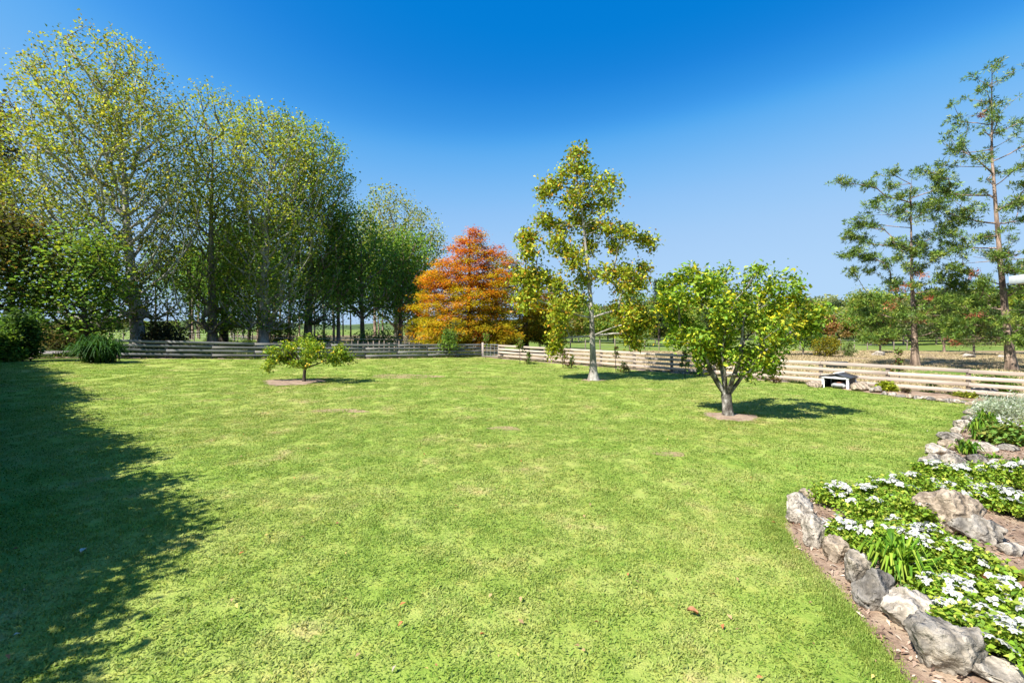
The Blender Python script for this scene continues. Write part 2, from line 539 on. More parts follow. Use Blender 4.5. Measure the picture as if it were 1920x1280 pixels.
def poly_sheet(name, poly, zoff, mat, cell=1.0, hump=0.0, humpw=0.5, rough=0.0):
    b = densify(poly, cell)
    xs = [p.x for p in b]; ys = [p.y for p in b]
    gx, gy = np.meshgrid(np.arange(min(xs), max(xs), cell), np.arange(min(ys), max(ys), cell))
    P = np.stack([gx.ravel(), gy.ravel()], -1)
    P = P[inside(b, P)]
    if len(P): P = P[edge_dist(b, P) > cell * 0.35]
    verts = [Vector((p.x, p.y)) for p in b] + [Vector(map(float, p)) for p in P]
    n = len(b)
    v, e, f, *_ = delaunay_2d_cdt(verts, [(i, (i + 1) % n) for i in range(n)], [], 1, 1e-5)
    V = np.array([(p.x, p.y, float(zg(p.x)) + zoff) for p in v])
    if hump or rough:
        d = edge_dist(b, V)
        V[:, 2] += hump * np.clip(d / humpw, 0, 1)
        if rough:
            V[:, 2] += np.array([noise.noise(Vector((p[0] * 2.2, p[1] * 2.2, 3))) for p in V]) * rough * np.clip(d / humpw, 0, 1)
    o = link(name, make_mesh(name, V, None, [t for t in f if len(t) == 3], smooth=True), mat)
    return tag(o, kind='structure')

fx = list(np.arange(-32, 33, 1.0))
out_ = [36, 44, 60, 90, 150, 260, 450, 800, 1400]
xs = [-v for v in reversed(out_)] + fx + out_
ys = [-200, -80, -40] + list(np.arange(-20, 70, 3.0)) + [75, 90, 120, 180, 300, 600, 1000, 1800]
grid_sheet('pasture', np.array(xs), np.array(ys), -0.03, M['pasture'])

# fence lines
FK = Vector((-2.25, 34.55))                              # corner by the gate
FL = Vector((-19.1, 25.5))                               # a point on the left run
ldir = (FL - FK).normalized()
rdir = Vector((1, -1)).normalized()
GATE0 = FK + rdir * 0.12
GATE1 = FK + rdir * 1.85
FR_END = GATE1 + rdir * 31.0
FL_END = FK + ldir * 25.8
nl = Vector((-ldir.y, ldir.x)); nl = nl if nl.y < 0 else -nl
nr_ = Vector((-1, -1)).normalized()

lawn_poly = [(-60, -12), (-60, 16)] + [at(-200, 679)[:2], at(0, 679)[:2], at(235, 677)[:2]] + \
    [tuple(FK + ldir * t + nl * 0.25) for t in (20, 12, 5)] + [tuple(FK + Vector((0, -0.4)))] + \
    [tuple(GATE1 + rdir * t + nr_ * 0.45) for t in (2, 8, 14, 20, 26)] + [(24, 8), (24, -12)]
poly_sheet('lawn', lawn_poly, 0.0, M['lawn'], 0.8)

dry_poly = [tuple(FK + nr_ * -0.1), tuple(FR_END + Vector((0.4, 0.4))), (60, 8), (90, 52), (30, 50), (8, 47), (-1, 43)]
poly_sheet('dry_paddock', dry_poly, -0.012, M['dry'], 2.0)
poly_sheet('grass_strip', [at(1380, 684)[:2], at(1640, 684)[:2], at(1990, 696)[:2], at(1990, 710)[:2], at(1760, 703)[:2], at(1640, 697)[:2]], -0.003, M['strip'], 1.5)
poly_sheet('woodland_floor', [tuple(FK + ldir * 22 - nl * 3), tuple(FK + ldir * 8 - nl * 3), tuple(FK - nl * 3.5), (-1, 44), (0, 95), (-60, 95), (-34, 60), (-24, 45)], -0.012, M['woodfloor'], 2.5)
poly_sheet('gravel_driveway', [at(-400, 667)[:2], at(-100, 666)[:2], at(235, 661)[:2], at(235, 657)[:2], at(-100, 658)[:2], at(-400, 658)[:2]], -0.008, M['gravel'], 1.2)
# soil margins along the fences
b1 = [tuple(FK + ldir * t + nl * (0.3 + 0.06 * math.sin(t * 1.7))) for t in np.arange(0.3, 26, 0.7)]
b2 = [tuple(FK + ldir * t - nl * 0.5) for t in np.arange(25, 0.0, -1.5)]
poly_sheet('soil_margin', b1 + b2, 0.006, M['soil'], 0.7)
b1 = [tuple(GATE1 + rdir * t + nr_ * (0.48 + 0.1 * math.sin(t * 1.3) + 0.06 * math.sin(t * 4.1))) for t in np.arange(-2.0, 19, 0.5)]
b2 = [tuple(GATE1 + rdir * t - nr_ * 0.4) for t in np.arange(18.9, -2.0, -1.5)]
poly_sheet('soil_margin', b1 + b2, 0.006, M['soil'], 0.6)

def ring_poly(c, rx, ry, seed, n=28):
    rr = random.Random(seed)
    ph = [rr.random() * 6.28 for _ in range(3)]
    return [(c[0] + rx * math.cos(a) * (1 + .1 * math.sin(3 * a + ph[0]) + .07 * math.sin(5 * a + ph[1])),
             c[1] + ry * math.sin(a) * (1 + .1 * math.sin(3 * a + ph[0]) + .07 * math.sin(7 * a + ph[2]))) for a in np.linspace(0, 2 * math.pi, n, endpoint=False)]
citrus_p = at(1365, 780); lemon_p = at(570, 716); tulip_p = at(1113, 713)
rings = [ring_poly(citrus_p + Vector((0.05, -0.1, 0)), 0.75, 0.62, 1), ring_poly(lemon_p + Vector((-0.35, -0.1, 0)), 1.15, 1.1, 2), ring_poly(tulip_p + Vector((-.05, 0, 0)), 0.55, 0.45, 3)]
for r_ in rings:
    poly_sheet('soil_ring', r_, 0.008, M['soil'], 0.2, 0.03, 0.3, 0.03)
bare = [ring_poly(at(760, 705), 1.6, 0.9, 4), ring_poly(at(945, 803), 0.35, 0.2, 5), ring_poly(at(1255, 851), 0.3, 0.15, 6), ring_poly(at(640, 770), 0.7, 0.25, 11)]

for r_ in bare:
    poly_sheet('worn_patch', r_, 0.005, M['worn'], 0.3)

# garden bed
edge_px = [(1598, 733), (1640, 739), (1700, 744), (1760, 749), (1812, 752), (1838, 758), (1826, 776), (1796, 802), (1770, 826), (1744, 858), (1730, 890),
           (1712, 903), (1640, 916), (1535, 924), (1480, 952), (1470, 985), (1492, 1030), (1530, 1068), (1568, 1104), (1606, 1152), (1640, 1196), (1676, 1240), (1705, 1290), (1740, 1360)]
edge = [at(*p) for p in edge_px]
bed_poly = [p[:2] for p in edge] + [(5.5, 0.6), (12, 0.6), (23, 8), tuple(GATE1 + rdir * 27 + nr_ * 0.1), tuple(GATE1 + rdir * 19.4 + nr_ * 0.1)]
poly_sheet('garden_bed', bed_poly, 0.012, M['mulch'], 0.22, 0.08, 0.6, 0.03)
def zb(x, y):
    P = np.array([[x, y]])
    return float(zg(x)) + (0.012 + 0.08 * min(1, edge_dist(bed_poly, P)[0] / 0.6) if inside(bed_poly, P)[0] else 0)
def bat(px, py):
    """point on the bed surface seen at a pixel"""
    p = at(px, py)
    for _ in range(4):
        z = zb(p.x, p.y)
        Y = (H - z) / ((py - HY) / F)
        p = Vector(((px - CX) / F * Y, Y, z))
    return p

# hills far off
def hills(name, y0, h, seed, x0=-900, x1=900):
    xs = np.linspace(x0, x1, 140)
    V = []
    for x in xs:
        hh = h * (0.55 + 0.5 * noise.noise(Vector((x * 0.0045, seed, 0))) + 0.16 * noise.noise(Vector((x * 0.02, seed, 4))))
        for t in np.linspace(0, 1, 7):
            V.append((x, y0 + 420 * t, -1 + max(hh, 1) * math.sin(t * math.pi / 2)))
    i = (np.arange(139)[:, None] * 7 + np.arange(6)[None, :]).ravel()
    o = link(name, make_mesh(name, np.array(V), np.stack([i, i + 7, i + 8, i + 1], -1), smooth=True), M['hill'])
    tag(o, kind='structure')
hills('hills', 380, 22, 1.3)

# ------------------------------------------------------------------ grass
def blade_patch(name, seed, n, half, length, width, mat, tints, lean=0.75):
    rng = np.random.default_rng(seed)
    P = np.zeros((n, 3)); P[:, :2] = rng.uniform(-half, half, (n, 2))
    a = rng.random(n) * 2 * math.pi
    L = length * (0.45 + 0.8 * rng.random(n))
    tilt = lean * (0.25 + rng.random(n))
    d = np.stack([np.cos(a) * np.sin(tilt), np.sin(a) * np.sin(tilt), np.cos(tilt)], -1)
    w = np.stack([-np.sin(a), np.cos(a), np.zeros(n)], -1) * (width * (0.6 + 0.8 * rng.random(n)))[:, None] / 2
    mid = P + d * (L * 0.6)[:, None]
    d2 = d.copy(); d2[:, 2] -= 0.45; d2 = norm(d2)
    tip = mid + d2 * (L * 0.5)[:, None]
    V = np.stack([P - w * .7, P + w * .7, mid + w, mid - w, tip], 1).reshape(-1, 3)
    k = np.arange(n) * 5
    Q = np.stack([k, k + 1, k + 2, k + 3], -1); T = np.stack([k + 3, k + 2, k + 4], -1)
    c = np.repeat(mixcols(rng, n, tints[0], tints[1], 0.18), 5, axis=0)
    me = make_mesh(name, V, Q, T, c)
    me.materials.append(mat)
    return bpy.data.objects.new(name, me)

def scatter_object(name, pts, rots, scls, ids, sources, kind='stuff'):
    """one object: geometry nodes place the source patches on the points"""
    coll = bpy.data.collections.new(name + '_patches')
    for i, o in enumerate(sources):
        o.name = '%s_patch_%02d' % (name, i)
        coll.objects.link(o)
    me = bpy.data.meshes.new(name)
    me.vertices.add(len(pts)); me.vertices.foreach_set('co', np.asarray(pts, dtype=np.float32).ravel())
    a = me.attributes.new('rot', 'FLOAT_VECTOR', 'POINT'); a.data.foreach_set('vector', np.asarray(rots, dtype=np.float32).ravel())
    a = me.attributes.new('scl', 'FLOAT_VECTOR', 'POINT'); a.data.foreach_set('vector', np.asarray(scls, dtype=np.float32).ravel())
    a = me.attributes.new('pick', 'INT', 'POINT'); a.data.foreach_set('value', np.asarray(ids, dtype=np.int32))
    me.update()
    o = link(name, me)
    ng = bpy.data.node_groups.new(name + '_nodes', 'GeometryNodeTree')
    ng.interface.new_socket('Geometry', in_out='INPUT', socket_type='NodeSocketGeometry')
    ng.interface.new_socket('Geometry', in_out='OUTPUT', socket_type='NodeSocketGeometry')
    gi = ng.nodes.new('NodeGroupInput'); go = ng.nodes.new('NodeGroupOutput')
    ip = ng.nodes.new('GeometryNodeInstanceOnPoints')
    ci = ng.nodes.new('GeometryNodeCollectionInfo'); ci.inputs['Collection'].default_value = coll
    ci.inputs['Separate Children'].default_value = True; ci.inputs['Reset Children'].default_value = True
    def attr(nm, t):
        n = ng.nodes.new('GeometryNodeInputNamedAttribute'); n.data_type = t; n.inputs['Name'].default_value = nm
        return n.outputs['Attribute']
    L = ng.links.new
    L(gi.outputs[0], ip.inputs['Points']); L(ci.outputs[0], ip.inputs['Instance'])
    ip.inputs['Pick Instance'].default_value = True
    L(attr('pick', 'INT'), ip.inputs['Instance Index'])
    L(attr('rot', 'FLOAT_VECTOR'), ip.inputs['Rotation']); L(attr('scl', 'FLOAT_VECTOR'), ip.inputs['Scale'])
    L(ip.outputs[0], go.inputs[0])
    md = o.modifiers.new('scatter', 'NODES'); md.node_group = ng
    return tag(o, kind=kind)

GT = ([(1, 1, 1), (0.7, 0.82, 0.65), (1.3, 1.2, 1.1), (1.7, 1.35, 1.9), (0.62, 0.78, 0.52)], [5, 3, 3, 0.8, 1.5])
def lawn_grass():
    rng = np.random.default_rng(11)
    pts, scl = [], []
    bands = [(1.6, 6.0, 0.20, 1.0), (6.0, 11.0, 0.26, 1.25), (11, 20, 0.42, 1.9), (20, 36, 0.7, 2.9)]
    for y0, y1, st, sc in bands:
        gx, gy = np.meshgrid(np.arange(-1.28 * y1 - 2, 1.2 * y1 + 1, st), np.arange(y0, y1, st))
        P = np.stack([gx.ravel(), gy.ravel()], -1)
        P += rng.uniform(-st * .5, st * .5, P.shape)
        P = P[(P[:, 0] > -1.3 * P[:, 1] - 1.5) & (P[:, 0] < 1.2 * P[:, 1] + 1)]
        k = inside(lawn_poly, P); P = P[k]
        db = edge_dist(bed_poly, P); ib = inside(bed_poly, P)
        P = P[~ib & (db > 0.035 * sc)]
        P = P[edge_dist(lawn_poly, P) > 0.1 * sc]
        for r_ in rings:
            P = P[~(inside(r_, P) & (edge_dist(r_, P) > 0.1 * rng.random(len(P))))]
        for r_ in bare:
            P = P[~(inside(r_, P) & (rng.random(len(P)) < 0.55))]
        z = zg(P[:, 0])
        pts.append(np.concatenate([P, z[:, None]], 1))
        s = np.empty((len(P), 3)); s[:, :2] = (sc * rng.uniform(0.9, 1.15, len(P)))[:, None]
        hn = np.array([noise.noise(Vector((p[0] * 0.9, p[1] * 0.9, 0))) for p in P])
        s[:, 2] = (0.75 + 0.25 * sc) * rng.uniform(0.75, 1.15, len(P)) * (1 + 0.22 * hn)
        scl.append(s)
    # ragged fringe over the edge of the bed and round the soil rings
    fr = []
    eb = densify([p[:2] for p in edge], 0.045, False)
    for i in range(len(eb) - 1):
        tdir = (eb[i + 1] - eb[i]).normalized() if (eb[i + 1] - eb[i]).length > 1e-6 else Vector((1, 0))
        nn = Vector((tdir.y, -tdir.x))
        if inside(bed_poly, [eb[i] + nn * 0.05])[0]: nn = -nn
        w_ = 0.5 + 0.5 * noise.noise(Vector((i * 0.09, 0, 0)))
        fr.append(eb[i] + nn * (0.10 - 0.13 * w_ + rng.uniform(-.03, .05)))
        if i % 2: fr.append(eb[i] + nn * rng.uniform(0.08, 0.22))
    for r_ in rings:
        for q in densify(r_, 0.06):
            if rng.random() < .8: fr.append(q + Vector((rng.normal() * .06, rng.normal() * .06)))
    fr = np.array([tuple(q) for q in fr if q[1] > 1.2])
    pts.append(np.concatenate([fr, zg(fr[:, 0])[:, None] + 0.01], 1))
    s = np.empty((len(fr), 3)); s[:, :2] = rng.uniform(0.35, 0.7, (len(fr), 1)); s[:, 2] = rng.uniform(0.8, 1.3, len(fr))
    scl.append(s)
    pts = np.concatenate(pts); scl = np.concatenate(scl); n = len(pts)
    rots = np.zeros((n, 3)); rots[:, 2] = rng.random(n) * 6.283
    src = [blade_patch('patch', 100 + i, 250, 0.15, 0.027, 0.009, M['blade'], GT, 1.32) for i in range(7)]
    scatter_object('lawn_grass', pts, rots, scl, rng.integers(0, 7, n), src)

DT = ([(0.42, 0.33, 0.19), (0.33, 0.25, 0.14), (0.5, 0.4, 0.25), (0.16, 0.19, 0.05)], [4, 3, 2, 1.5])
def dry_grass():
    rng = np.random.default_rng(12)
    P = np.stack([rng.uniform(-4, 48, 5200), rng.uniform(13, 50, 5200)], -1)
    P = P[inside(dry_poly, P)]
    P = P[(edge_dist(dry_poly, P) > 0.4) & (np.abs(P[:, 0]) < 1.25 * P[:, 1] + 2)]
    hn = np.array([noise.noise(Vector((p[0] * 0.22, p[1] * 0.3, 5))) for p in P])
    P = P[hn + rng.normal(size=len(P)) * 0.2 > -0.15]
    n = len(P)
    src = [blade_patch('patch', 200 + i, 200, 0.5, 0.11, 0.012, M['chip'], DT, 0.9) for i in range(4)]
    rots = np.zeros((n, 3)); rots[:, 2] = rng.random(n) * 6.28
    scatter_object('dry_grass', np.concatenate([P, zg(P[:, 0])[:, None] - 0.012], 1), rots, rng.uniform(0.7, 1.4, (n, 1)) * np.ones((1, 3)), rng.integers(0, 4, n), src)
dry_grass()

UT = ([(0.06, 0.11, 0.02), (0.1, 0.15, 0.03), (0.2, 0.19, 0.07), (0.035, 0.07, 0.015)], [3, 2, 1, 2])
def undergrowth():
    rng = np.random.default_rng(13)
    t = rng.uniform(-1, 24, 900); o = 0.8 + rng.exponential(6, 900)
    P = np.array([FK + ldir * a - nl * b for a, b in zip(t, o)])
    P = P[P[:, 1] < 75]
    big = np.ones(len(P))
    w1 = [FK + ldir * a + nl * b for a, b in zip(rng.uniform(0, 25, 130), rng.normal(size=130) * .12)]
    w2 = [GATE1 + rdir * a + nr_ * b for a, b in zip(rng.uniform(0, 28, 170), rng.normal(size=170) * .16)]
    P = np.concatenate([P, np.array([tuple(q) for q in w1 + w2])]); big = np.concatenate([big, np.full(300, 0.33)])
    n = len(P)
    src = [blade_patch('patch', 300 + i, 120, 0.45, 0.34, 0.04, M['leaf'], UT, 0.8) for i in range(4)]
    rots = np.zeros((n, 3)); rots[:, 2] = rng.random(n) * 6.28
    s = rng.uniform(0.4, 1.2, (n, 1)) * np.ones((1, 3)) * big[:, None]
    scatter_object('undergrowth', np.concatenate([P, zg(P[:, 0])[:, None] - 0.02], 1), rots, s, rng.integers(0, 4, n), src)
undergrowth()

lawn_grass()

# bark chips and leaf litter on the bed and its margin
def bed_chips():
    rng = np.random.default_rng(14)
    n = 70000
    P = np.stack([rng.uniform(1.6, 16, n), 1.5 + 14 * rng.random(n) ** 2.2], -1)
    P = P[inside(bed_poly, P) & (P[:, 0] < 1.2 * P[:, 1] + 0.6)]
    z = np.array([zb(*p) for p in P]) + 0.012
    V, Q = leaf_quads(np.concatenate([P, z[:, None]], 1), 0.045, rng, 1.2, 0.34, 0, None, 0.06, 1.2)
    c = rep4(mixcols(rng, len(P), [(0.2, 0.135, 0.1), (0.32, 0.23, 0.175), (0.44, 0.36, 0.28), (0.1, 0.065, 0.05), (0.32, 0.19, 0.13)], [3, 3, 2, 1.5, 1.5]))
    tag(link('bark_chips', make_mesh('bark_chips', V, Q, None, c), M['chip']), kind='stuff')
bed_chips()

def leaf_litter():
    rng = np.random.default_rng(15)
    P = []
    while len(P) < 120:
        px, py = rng.uniform(0, 1750), 690 + 590 * rng.random() ** 1.3
        p = at(px, py)
        if inside(lawn_poly, [p[:2]])[0] and not inside(bed_poly, [p[:2]])[0]: P.append((p.x, p.y, p.z + 0.035))
    for c_, sg in ((citrus_p, 1.0), (lemon_p, 0.8), (tulip_p, 1.6)):
        for _ in range(45):
            x = c_.x + rng.normal() * sg; y = c_.y + rng.normal() * sg
            P.append((x, y, float(zg(x)) + 0.035))
    V, Q = leaf_quads(np.array(P), 0.038, rng, 1.5, 0.55, 0, None, 0.15, 0.9)
    c = rep4(mixcols(rng, len(P), [(0.4, 0.14, 0.06), (0.36, 0.24, 0.12), (0.5, 0.38, 0.12), (0.22, 0.1, 0.05), (0.6, 0.52, 0.42)], [2, 3, 1.5, 1, .6]))
    tag(link('leaf_litter', make_mesh('leaf_litter', V, Q, None, c), M['litter']), kind='stuff')
leaf_litter()

# ------------------------------------------------------------------ trees
def grow(trunk, targets, rng, asc=0.7, bf=0.25, curve=-0.12, step=0.6, r_tip=0.012, expo=0.47, maxr=None, skip=0.0, trunk_pts_used=None, wob=0.04):
    """limbs from a trunk polyline to every target; returns chains of (points, radii)"""
    pos = [np.array(p) for p in trunk]
    par = [-1] + list(range(len(trunk) - 1))
    pl = [0.0]
    for i in range(1, len(trunk)): pl.append(pl[-1] + 0.3 * np.linalg.norm(pos[i] - pos[i - 1]))
    nt_ = len(trunk)
    T = np.asarray(targets)
    tr = np.asarray(trunk)
    dmin = np.array([np.min(np.linalg.norm(tr - t, axis=1)) for t in T])
    order = np.argsort(dmin + rng.normal(size=len(T)) * 0.15 * dmin.mean())
    cap = nt_ + len(T) * 40
    A = np.zeros((cap, 3)); A[:nt_] = tr
    PL = np.zeros(cap); PL[:nt_] = pl
    ok = np.zeros(cap, dtype=bool); ok[:nt_] = True
    kmin = int(skip * nt_)
    ok[:kmin] = False
    n = nt_
    chains = []
    for ti in order:
        t = T[ti]
        d = A[:n] - t
        hd = np.hypot(d[:, 0], d[:, 1]); dist = np.linalg.norm(d, axis=1)
        cost = dist + bf * PL[:n] + 2.0 * np.maximum(0, A[:n, 2] - (t[2] - asc * hd)) + np.where(ok[:n], 0, 1e6)
        j = int(np.argmin(cost))
        a = A[j]
        L = dist[j]
        k = max(2, int(L / step) + 1)
        s = np.linspace(0, 1, k + 1)[1:]
        mid = (a + t) / 2 + np.array([0, 0, curve * L]) + rng.normal(size=3) * wob * L
        pts = ((1 - s) ** 2)[:, None] * a + (2 * s * (1 - s))[:, None] * mid + (s ** 2)[:, None] * t
        pts[:-1] += rng.normal(size=pts[:-1].shape) * 0.02 * L / k
        idx = [j]
        for p in pts:
            if n >= cap: break
            A[n] = p; PL[n] = PL[idx[-1]] + L / k; ok[n] = True
            par.append(idx[-1]); idx.append(n); n += 1
        chains.append(idx)
    cnt = np.zeros(n)
    for c in chains: cnt[c[-1]] += 1
    par_a = par
    for i in range(n - 1, 0, -1):
        if par_a[i] >= 0: cnt[par_a[i]] += cnt[i]
    rad = r_tip * np.maximum(cnt, 1) ** expo
    if maxr is not None: rad = np.minimum(rad, maxr)
    return A[:n], rad, chains

def limbs_mesh(B, A, rad, chains, kmax=7, trunk_rad=None, ntrunk=0):
    for c in chains:
        r = rad[c].copy()
        r[0] = min(r[0], r[1] * 1.15)
        if c[0] < ntrunk: r[0] = r[1] * 1.25
        r[-1] *= 0.6
        k = kmax if r[0] > 0.06 else (5 if r[0] > 0.025 else 4)
        B.tube(A[c], r, k)

def trunk_line(base, top, n, rng, wob=0.05, via=None):
    pts = [np.array(base)] + ([np.array(v) for v in via] if via else []) + [np.array(top)]
    pts = np.array(pts)
    seg = np.concatenate([[0], np.cumsum(np.linalg.norm(np.diff(pts, axis=0), axis=1))])
    s = np.linspace(0, seg[-1], n)
    P = np.stack([np.interp(s, seg, pts[:, k]) for k in range(3)], -1)
    w = np.cumsum(rng.normal(size=(n, 2)) * wob / 2, axis=0); w -= w[0]
    P[:, :2] += w * np.linspace(0, 1, n)[:, None]
    return P

def env_targets(rows, Y, n, rng, shell=0.5, depth=1.0, tier=None, yc=0.0):
    """points inside a crown whose outline in the photograph is rows of (y, left, right)"""
    rows = sorted(rows, key=lambda r: -r[0])
    z = np.array([H - (r[0] - HY) / F * Y for r in rows])
    cx = np.array([((r[1] + r[2]) / 2 - CX) / F * Y for r in rows])
    rx = np.array([(r[2] - r[1]) / 2 / F * Y for r in rows])
    zz = np.linspace(z[0], z[-1], 200)
    w = np.interp(zz, z, rx) ** 1.6 + 1e-3
    w /= w.sum()
    pts = []
    dmin = 0.9 * (np.sum(np.interp(zz, z, rx) ** 2) / 200 * 3.14 * (z[-1] - z[0]) / n) ** (1 / 3)
    tries = 0
    while len(pts) < n and tries < n * 30:
        tries += 1
        h = rng.choice(zz, p=w) + rng.normal() * 0.1
        r = np.interp(h, z, rx); c = np.interp(h, z, cx)
        a = rng.random() * 2 * math.pi
        q = rng.random() ** shell
        if tier: r *= tier(h)
        wob = 1 + (0.5 if tier else 0.16) * noise.noise(Vector((math.cos(a) * 1.6 + 5, math.sin(a) * 1.6, h * 0.45)))
        p = np.array([c + r * q * wob * math.cos(a), Y + yc + min(r * depth * 0.68, 4.2) * q * wob * math.sin(a), h])
        if pts and np.min(np.linalg.norm(np.array(pts) - p, axis=1)) < dmin * (0.5 + 0.5 * rng.random()) * (1 if tries < n * 12 else 0.5): continue
        pts.append(p)
    return np.array(pts)

def crown_leaves(T, per, sig, size, rng, colfn, up=0.4, aspect=0.7, droop=0.1, ref=None, flat=1.0):
    n = len(T) * per
    c = np.repeat(T, per, axis=0)
    o = rng.normal(size=(n, 3)) * sig
    o[:, 2] *= flat
    P = c + o
    dirs = None
    if ref is not None:
        dirs = norm(P - ref)
    V, Q = leaf_quads(P, size, rng, up, aspect, droop, dirs)
    return V, Q, rep4(colfn(P, np.repeat(np.arange(len(T)), per), rng))

def finish_tree(t, base, B, crown_parts, bark, leafmat, trunk_name='trunk', crown_name='crown'):
    b = np.array(base)
    B.V = [v - b for v in B.V]
    link(trunk_name, B.mesh(trunk_name, True), bark, t)
    if crown_parts:
        C = MB()
        for V, Q, c in crown_parts: C.add(V - b, Q, None, c)
        link(crown_name, C.mesh(crown_name), leafmat, t)
    return t

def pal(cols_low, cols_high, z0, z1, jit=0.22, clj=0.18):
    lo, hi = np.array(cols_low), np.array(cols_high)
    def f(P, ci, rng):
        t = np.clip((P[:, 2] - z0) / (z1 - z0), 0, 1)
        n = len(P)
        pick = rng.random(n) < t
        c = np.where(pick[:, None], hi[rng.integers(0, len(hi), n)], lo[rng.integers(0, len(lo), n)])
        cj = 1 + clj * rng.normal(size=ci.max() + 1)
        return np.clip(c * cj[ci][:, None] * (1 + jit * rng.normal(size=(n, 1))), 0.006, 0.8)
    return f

GREEN = [(0.149, 0.266, 0.047), (0.191, 0.307, 0.055), (0.118, 0.223, 0.042)]
OLIVE = [(0.323, 0.361, 0.061), (0.247, 0.314, 0.053), (0.399, 0.380, 0.057), (0.209, 0.285, 0.048)]
DARK = [(0.124, 0.251, 0.056), (0.179, 0.323, 0.072), (0.100, 0.209, 0.052)]

def tall_tree(name, label, rows, tx, Y, seed, rad, ncl, per, size, sig, cols, bark='bark_white', asc=0.75, skip=0.25, top=0.8, fork=None, mat='leaf', group=None, cat='tree', base_py=None, lean=0, shell=0.5, up=0.3, curve=-0.12, depth=1.0, tip=0.023, gnd=None):
    rng = np.random.default_rng(seed)
    bx = (tx - CX) / F * Y
    base = Vector((bx, Y, float(zg(bx)) - 0.05 if gnd is None else gnd))
    t = thing(name, label, cat, base, 0, group)
    T = env_targets(rows, Y, ncl, rng, shell, depth)
    zt = T[:, 2].max() * top + base.z * (1 - top)
    cxm = T[T[:, 2] > np.percentile(T[:, 2], 70)][:, 0].mean()
    topp = Vector((bx + (cxm - bx) * 0.6 + lean, Y, zt))
    P = trunk_line(base, topp, 16, rng, 0.12)
    h = np.linspace(0, 1, 16)
    tr = rad * (1 - 0.88 * h ** 0.9) * (1 + 0.5 * np.exp(-h * 28))
    B = MB()
    B.tube(P, tr, 10)
    if fork:
        fx_, fy0, fy1 = fork
        s0 = up_at(fx_[0], fy0, Y); s1 = up_at(fx_[1], fy1, Y)
        Q_ = trunk_line(s0, s1, 8, rng, 0.08)
        B.tube(Q_, np.linspace(rad * 0.6, rad * 0.2, 8), 8)
    A, rd, ch = grow(P, T, rng, asc, 0.22, curve, 0.7, tip, 0.5, rad * 0.55, skip)
    limbs_mesh(B, A, rd, ch, 7, None, 16)
    z0, z1 = T[:, 2].min(), T[:, 2].max()
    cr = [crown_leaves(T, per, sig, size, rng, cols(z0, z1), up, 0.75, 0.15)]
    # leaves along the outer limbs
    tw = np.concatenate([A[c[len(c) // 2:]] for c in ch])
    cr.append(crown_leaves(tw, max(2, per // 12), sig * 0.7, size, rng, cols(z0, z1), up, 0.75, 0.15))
    finish_tree(t, base, B, cr, M[bark], M[mat])
    return t

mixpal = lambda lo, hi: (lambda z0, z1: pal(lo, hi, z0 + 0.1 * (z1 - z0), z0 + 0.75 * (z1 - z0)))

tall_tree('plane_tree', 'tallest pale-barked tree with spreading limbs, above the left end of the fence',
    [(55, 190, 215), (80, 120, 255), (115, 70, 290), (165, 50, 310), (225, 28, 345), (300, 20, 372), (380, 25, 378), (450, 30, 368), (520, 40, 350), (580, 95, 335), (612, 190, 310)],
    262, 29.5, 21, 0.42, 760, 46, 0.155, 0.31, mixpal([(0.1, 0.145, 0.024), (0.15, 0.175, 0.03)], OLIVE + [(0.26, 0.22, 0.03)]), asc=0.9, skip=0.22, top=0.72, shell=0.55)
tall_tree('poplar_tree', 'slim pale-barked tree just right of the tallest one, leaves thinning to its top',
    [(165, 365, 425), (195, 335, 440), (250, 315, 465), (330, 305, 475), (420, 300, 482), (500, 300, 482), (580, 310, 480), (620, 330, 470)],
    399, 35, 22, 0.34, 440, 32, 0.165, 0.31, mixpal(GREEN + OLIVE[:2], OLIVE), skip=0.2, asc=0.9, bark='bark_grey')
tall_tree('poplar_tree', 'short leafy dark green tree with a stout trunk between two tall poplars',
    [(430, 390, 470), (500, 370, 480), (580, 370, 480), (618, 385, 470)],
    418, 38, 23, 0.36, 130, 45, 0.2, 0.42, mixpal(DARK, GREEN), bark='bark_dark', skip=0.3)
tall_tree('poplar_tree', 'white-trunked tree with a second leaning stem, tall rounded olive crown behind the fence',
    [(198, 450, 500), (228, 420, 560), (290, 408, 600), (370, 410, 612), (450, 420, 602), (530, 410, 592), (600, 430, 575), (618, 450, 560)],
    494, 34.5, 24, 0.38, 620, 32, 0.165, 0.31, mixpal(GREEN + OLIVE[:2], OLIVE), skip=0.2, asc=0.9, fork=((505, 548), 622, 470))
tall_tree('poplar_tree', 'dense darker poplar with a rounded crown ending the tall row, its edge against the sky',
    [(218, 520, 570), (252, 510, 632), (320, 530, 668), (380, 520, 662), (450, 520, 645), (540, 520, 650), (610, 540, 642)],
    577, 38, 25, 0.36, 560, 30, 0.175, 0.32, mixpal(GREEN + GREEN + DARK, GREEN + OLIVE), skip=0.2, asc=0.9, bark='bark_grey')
tall_tree('poplar_tree', 'far feathery yellow-olive tree behind the woodland, left of the orange tree',
    [(358, 700, 750), (385, 682, 800), (430, 650, 830), (480, 640, 835), (540, 660, 815), (600, 690, 805)],
    745, 55, 26, 0.4, 440, 32, 0.23, 0.46, mixpal(GREEN, OLIVE + [(0.2, 0.2, 0.05)]), skip=0.15, asc=0.9)
tall_tree('woodland_tree', 'dark bushy tree with a slender trunk below the feathery far tree',
    [(385, 645, 680), (430, 612, 722), (500, 592, 742), (550, 595, 755), (585, 625, 745)],
    681, 42, 27, 0.26, 210, 36, 0.22, 0.46, mixpal(DARK + GREEN, GREEN), bark='bark_grey', skip=0.3)
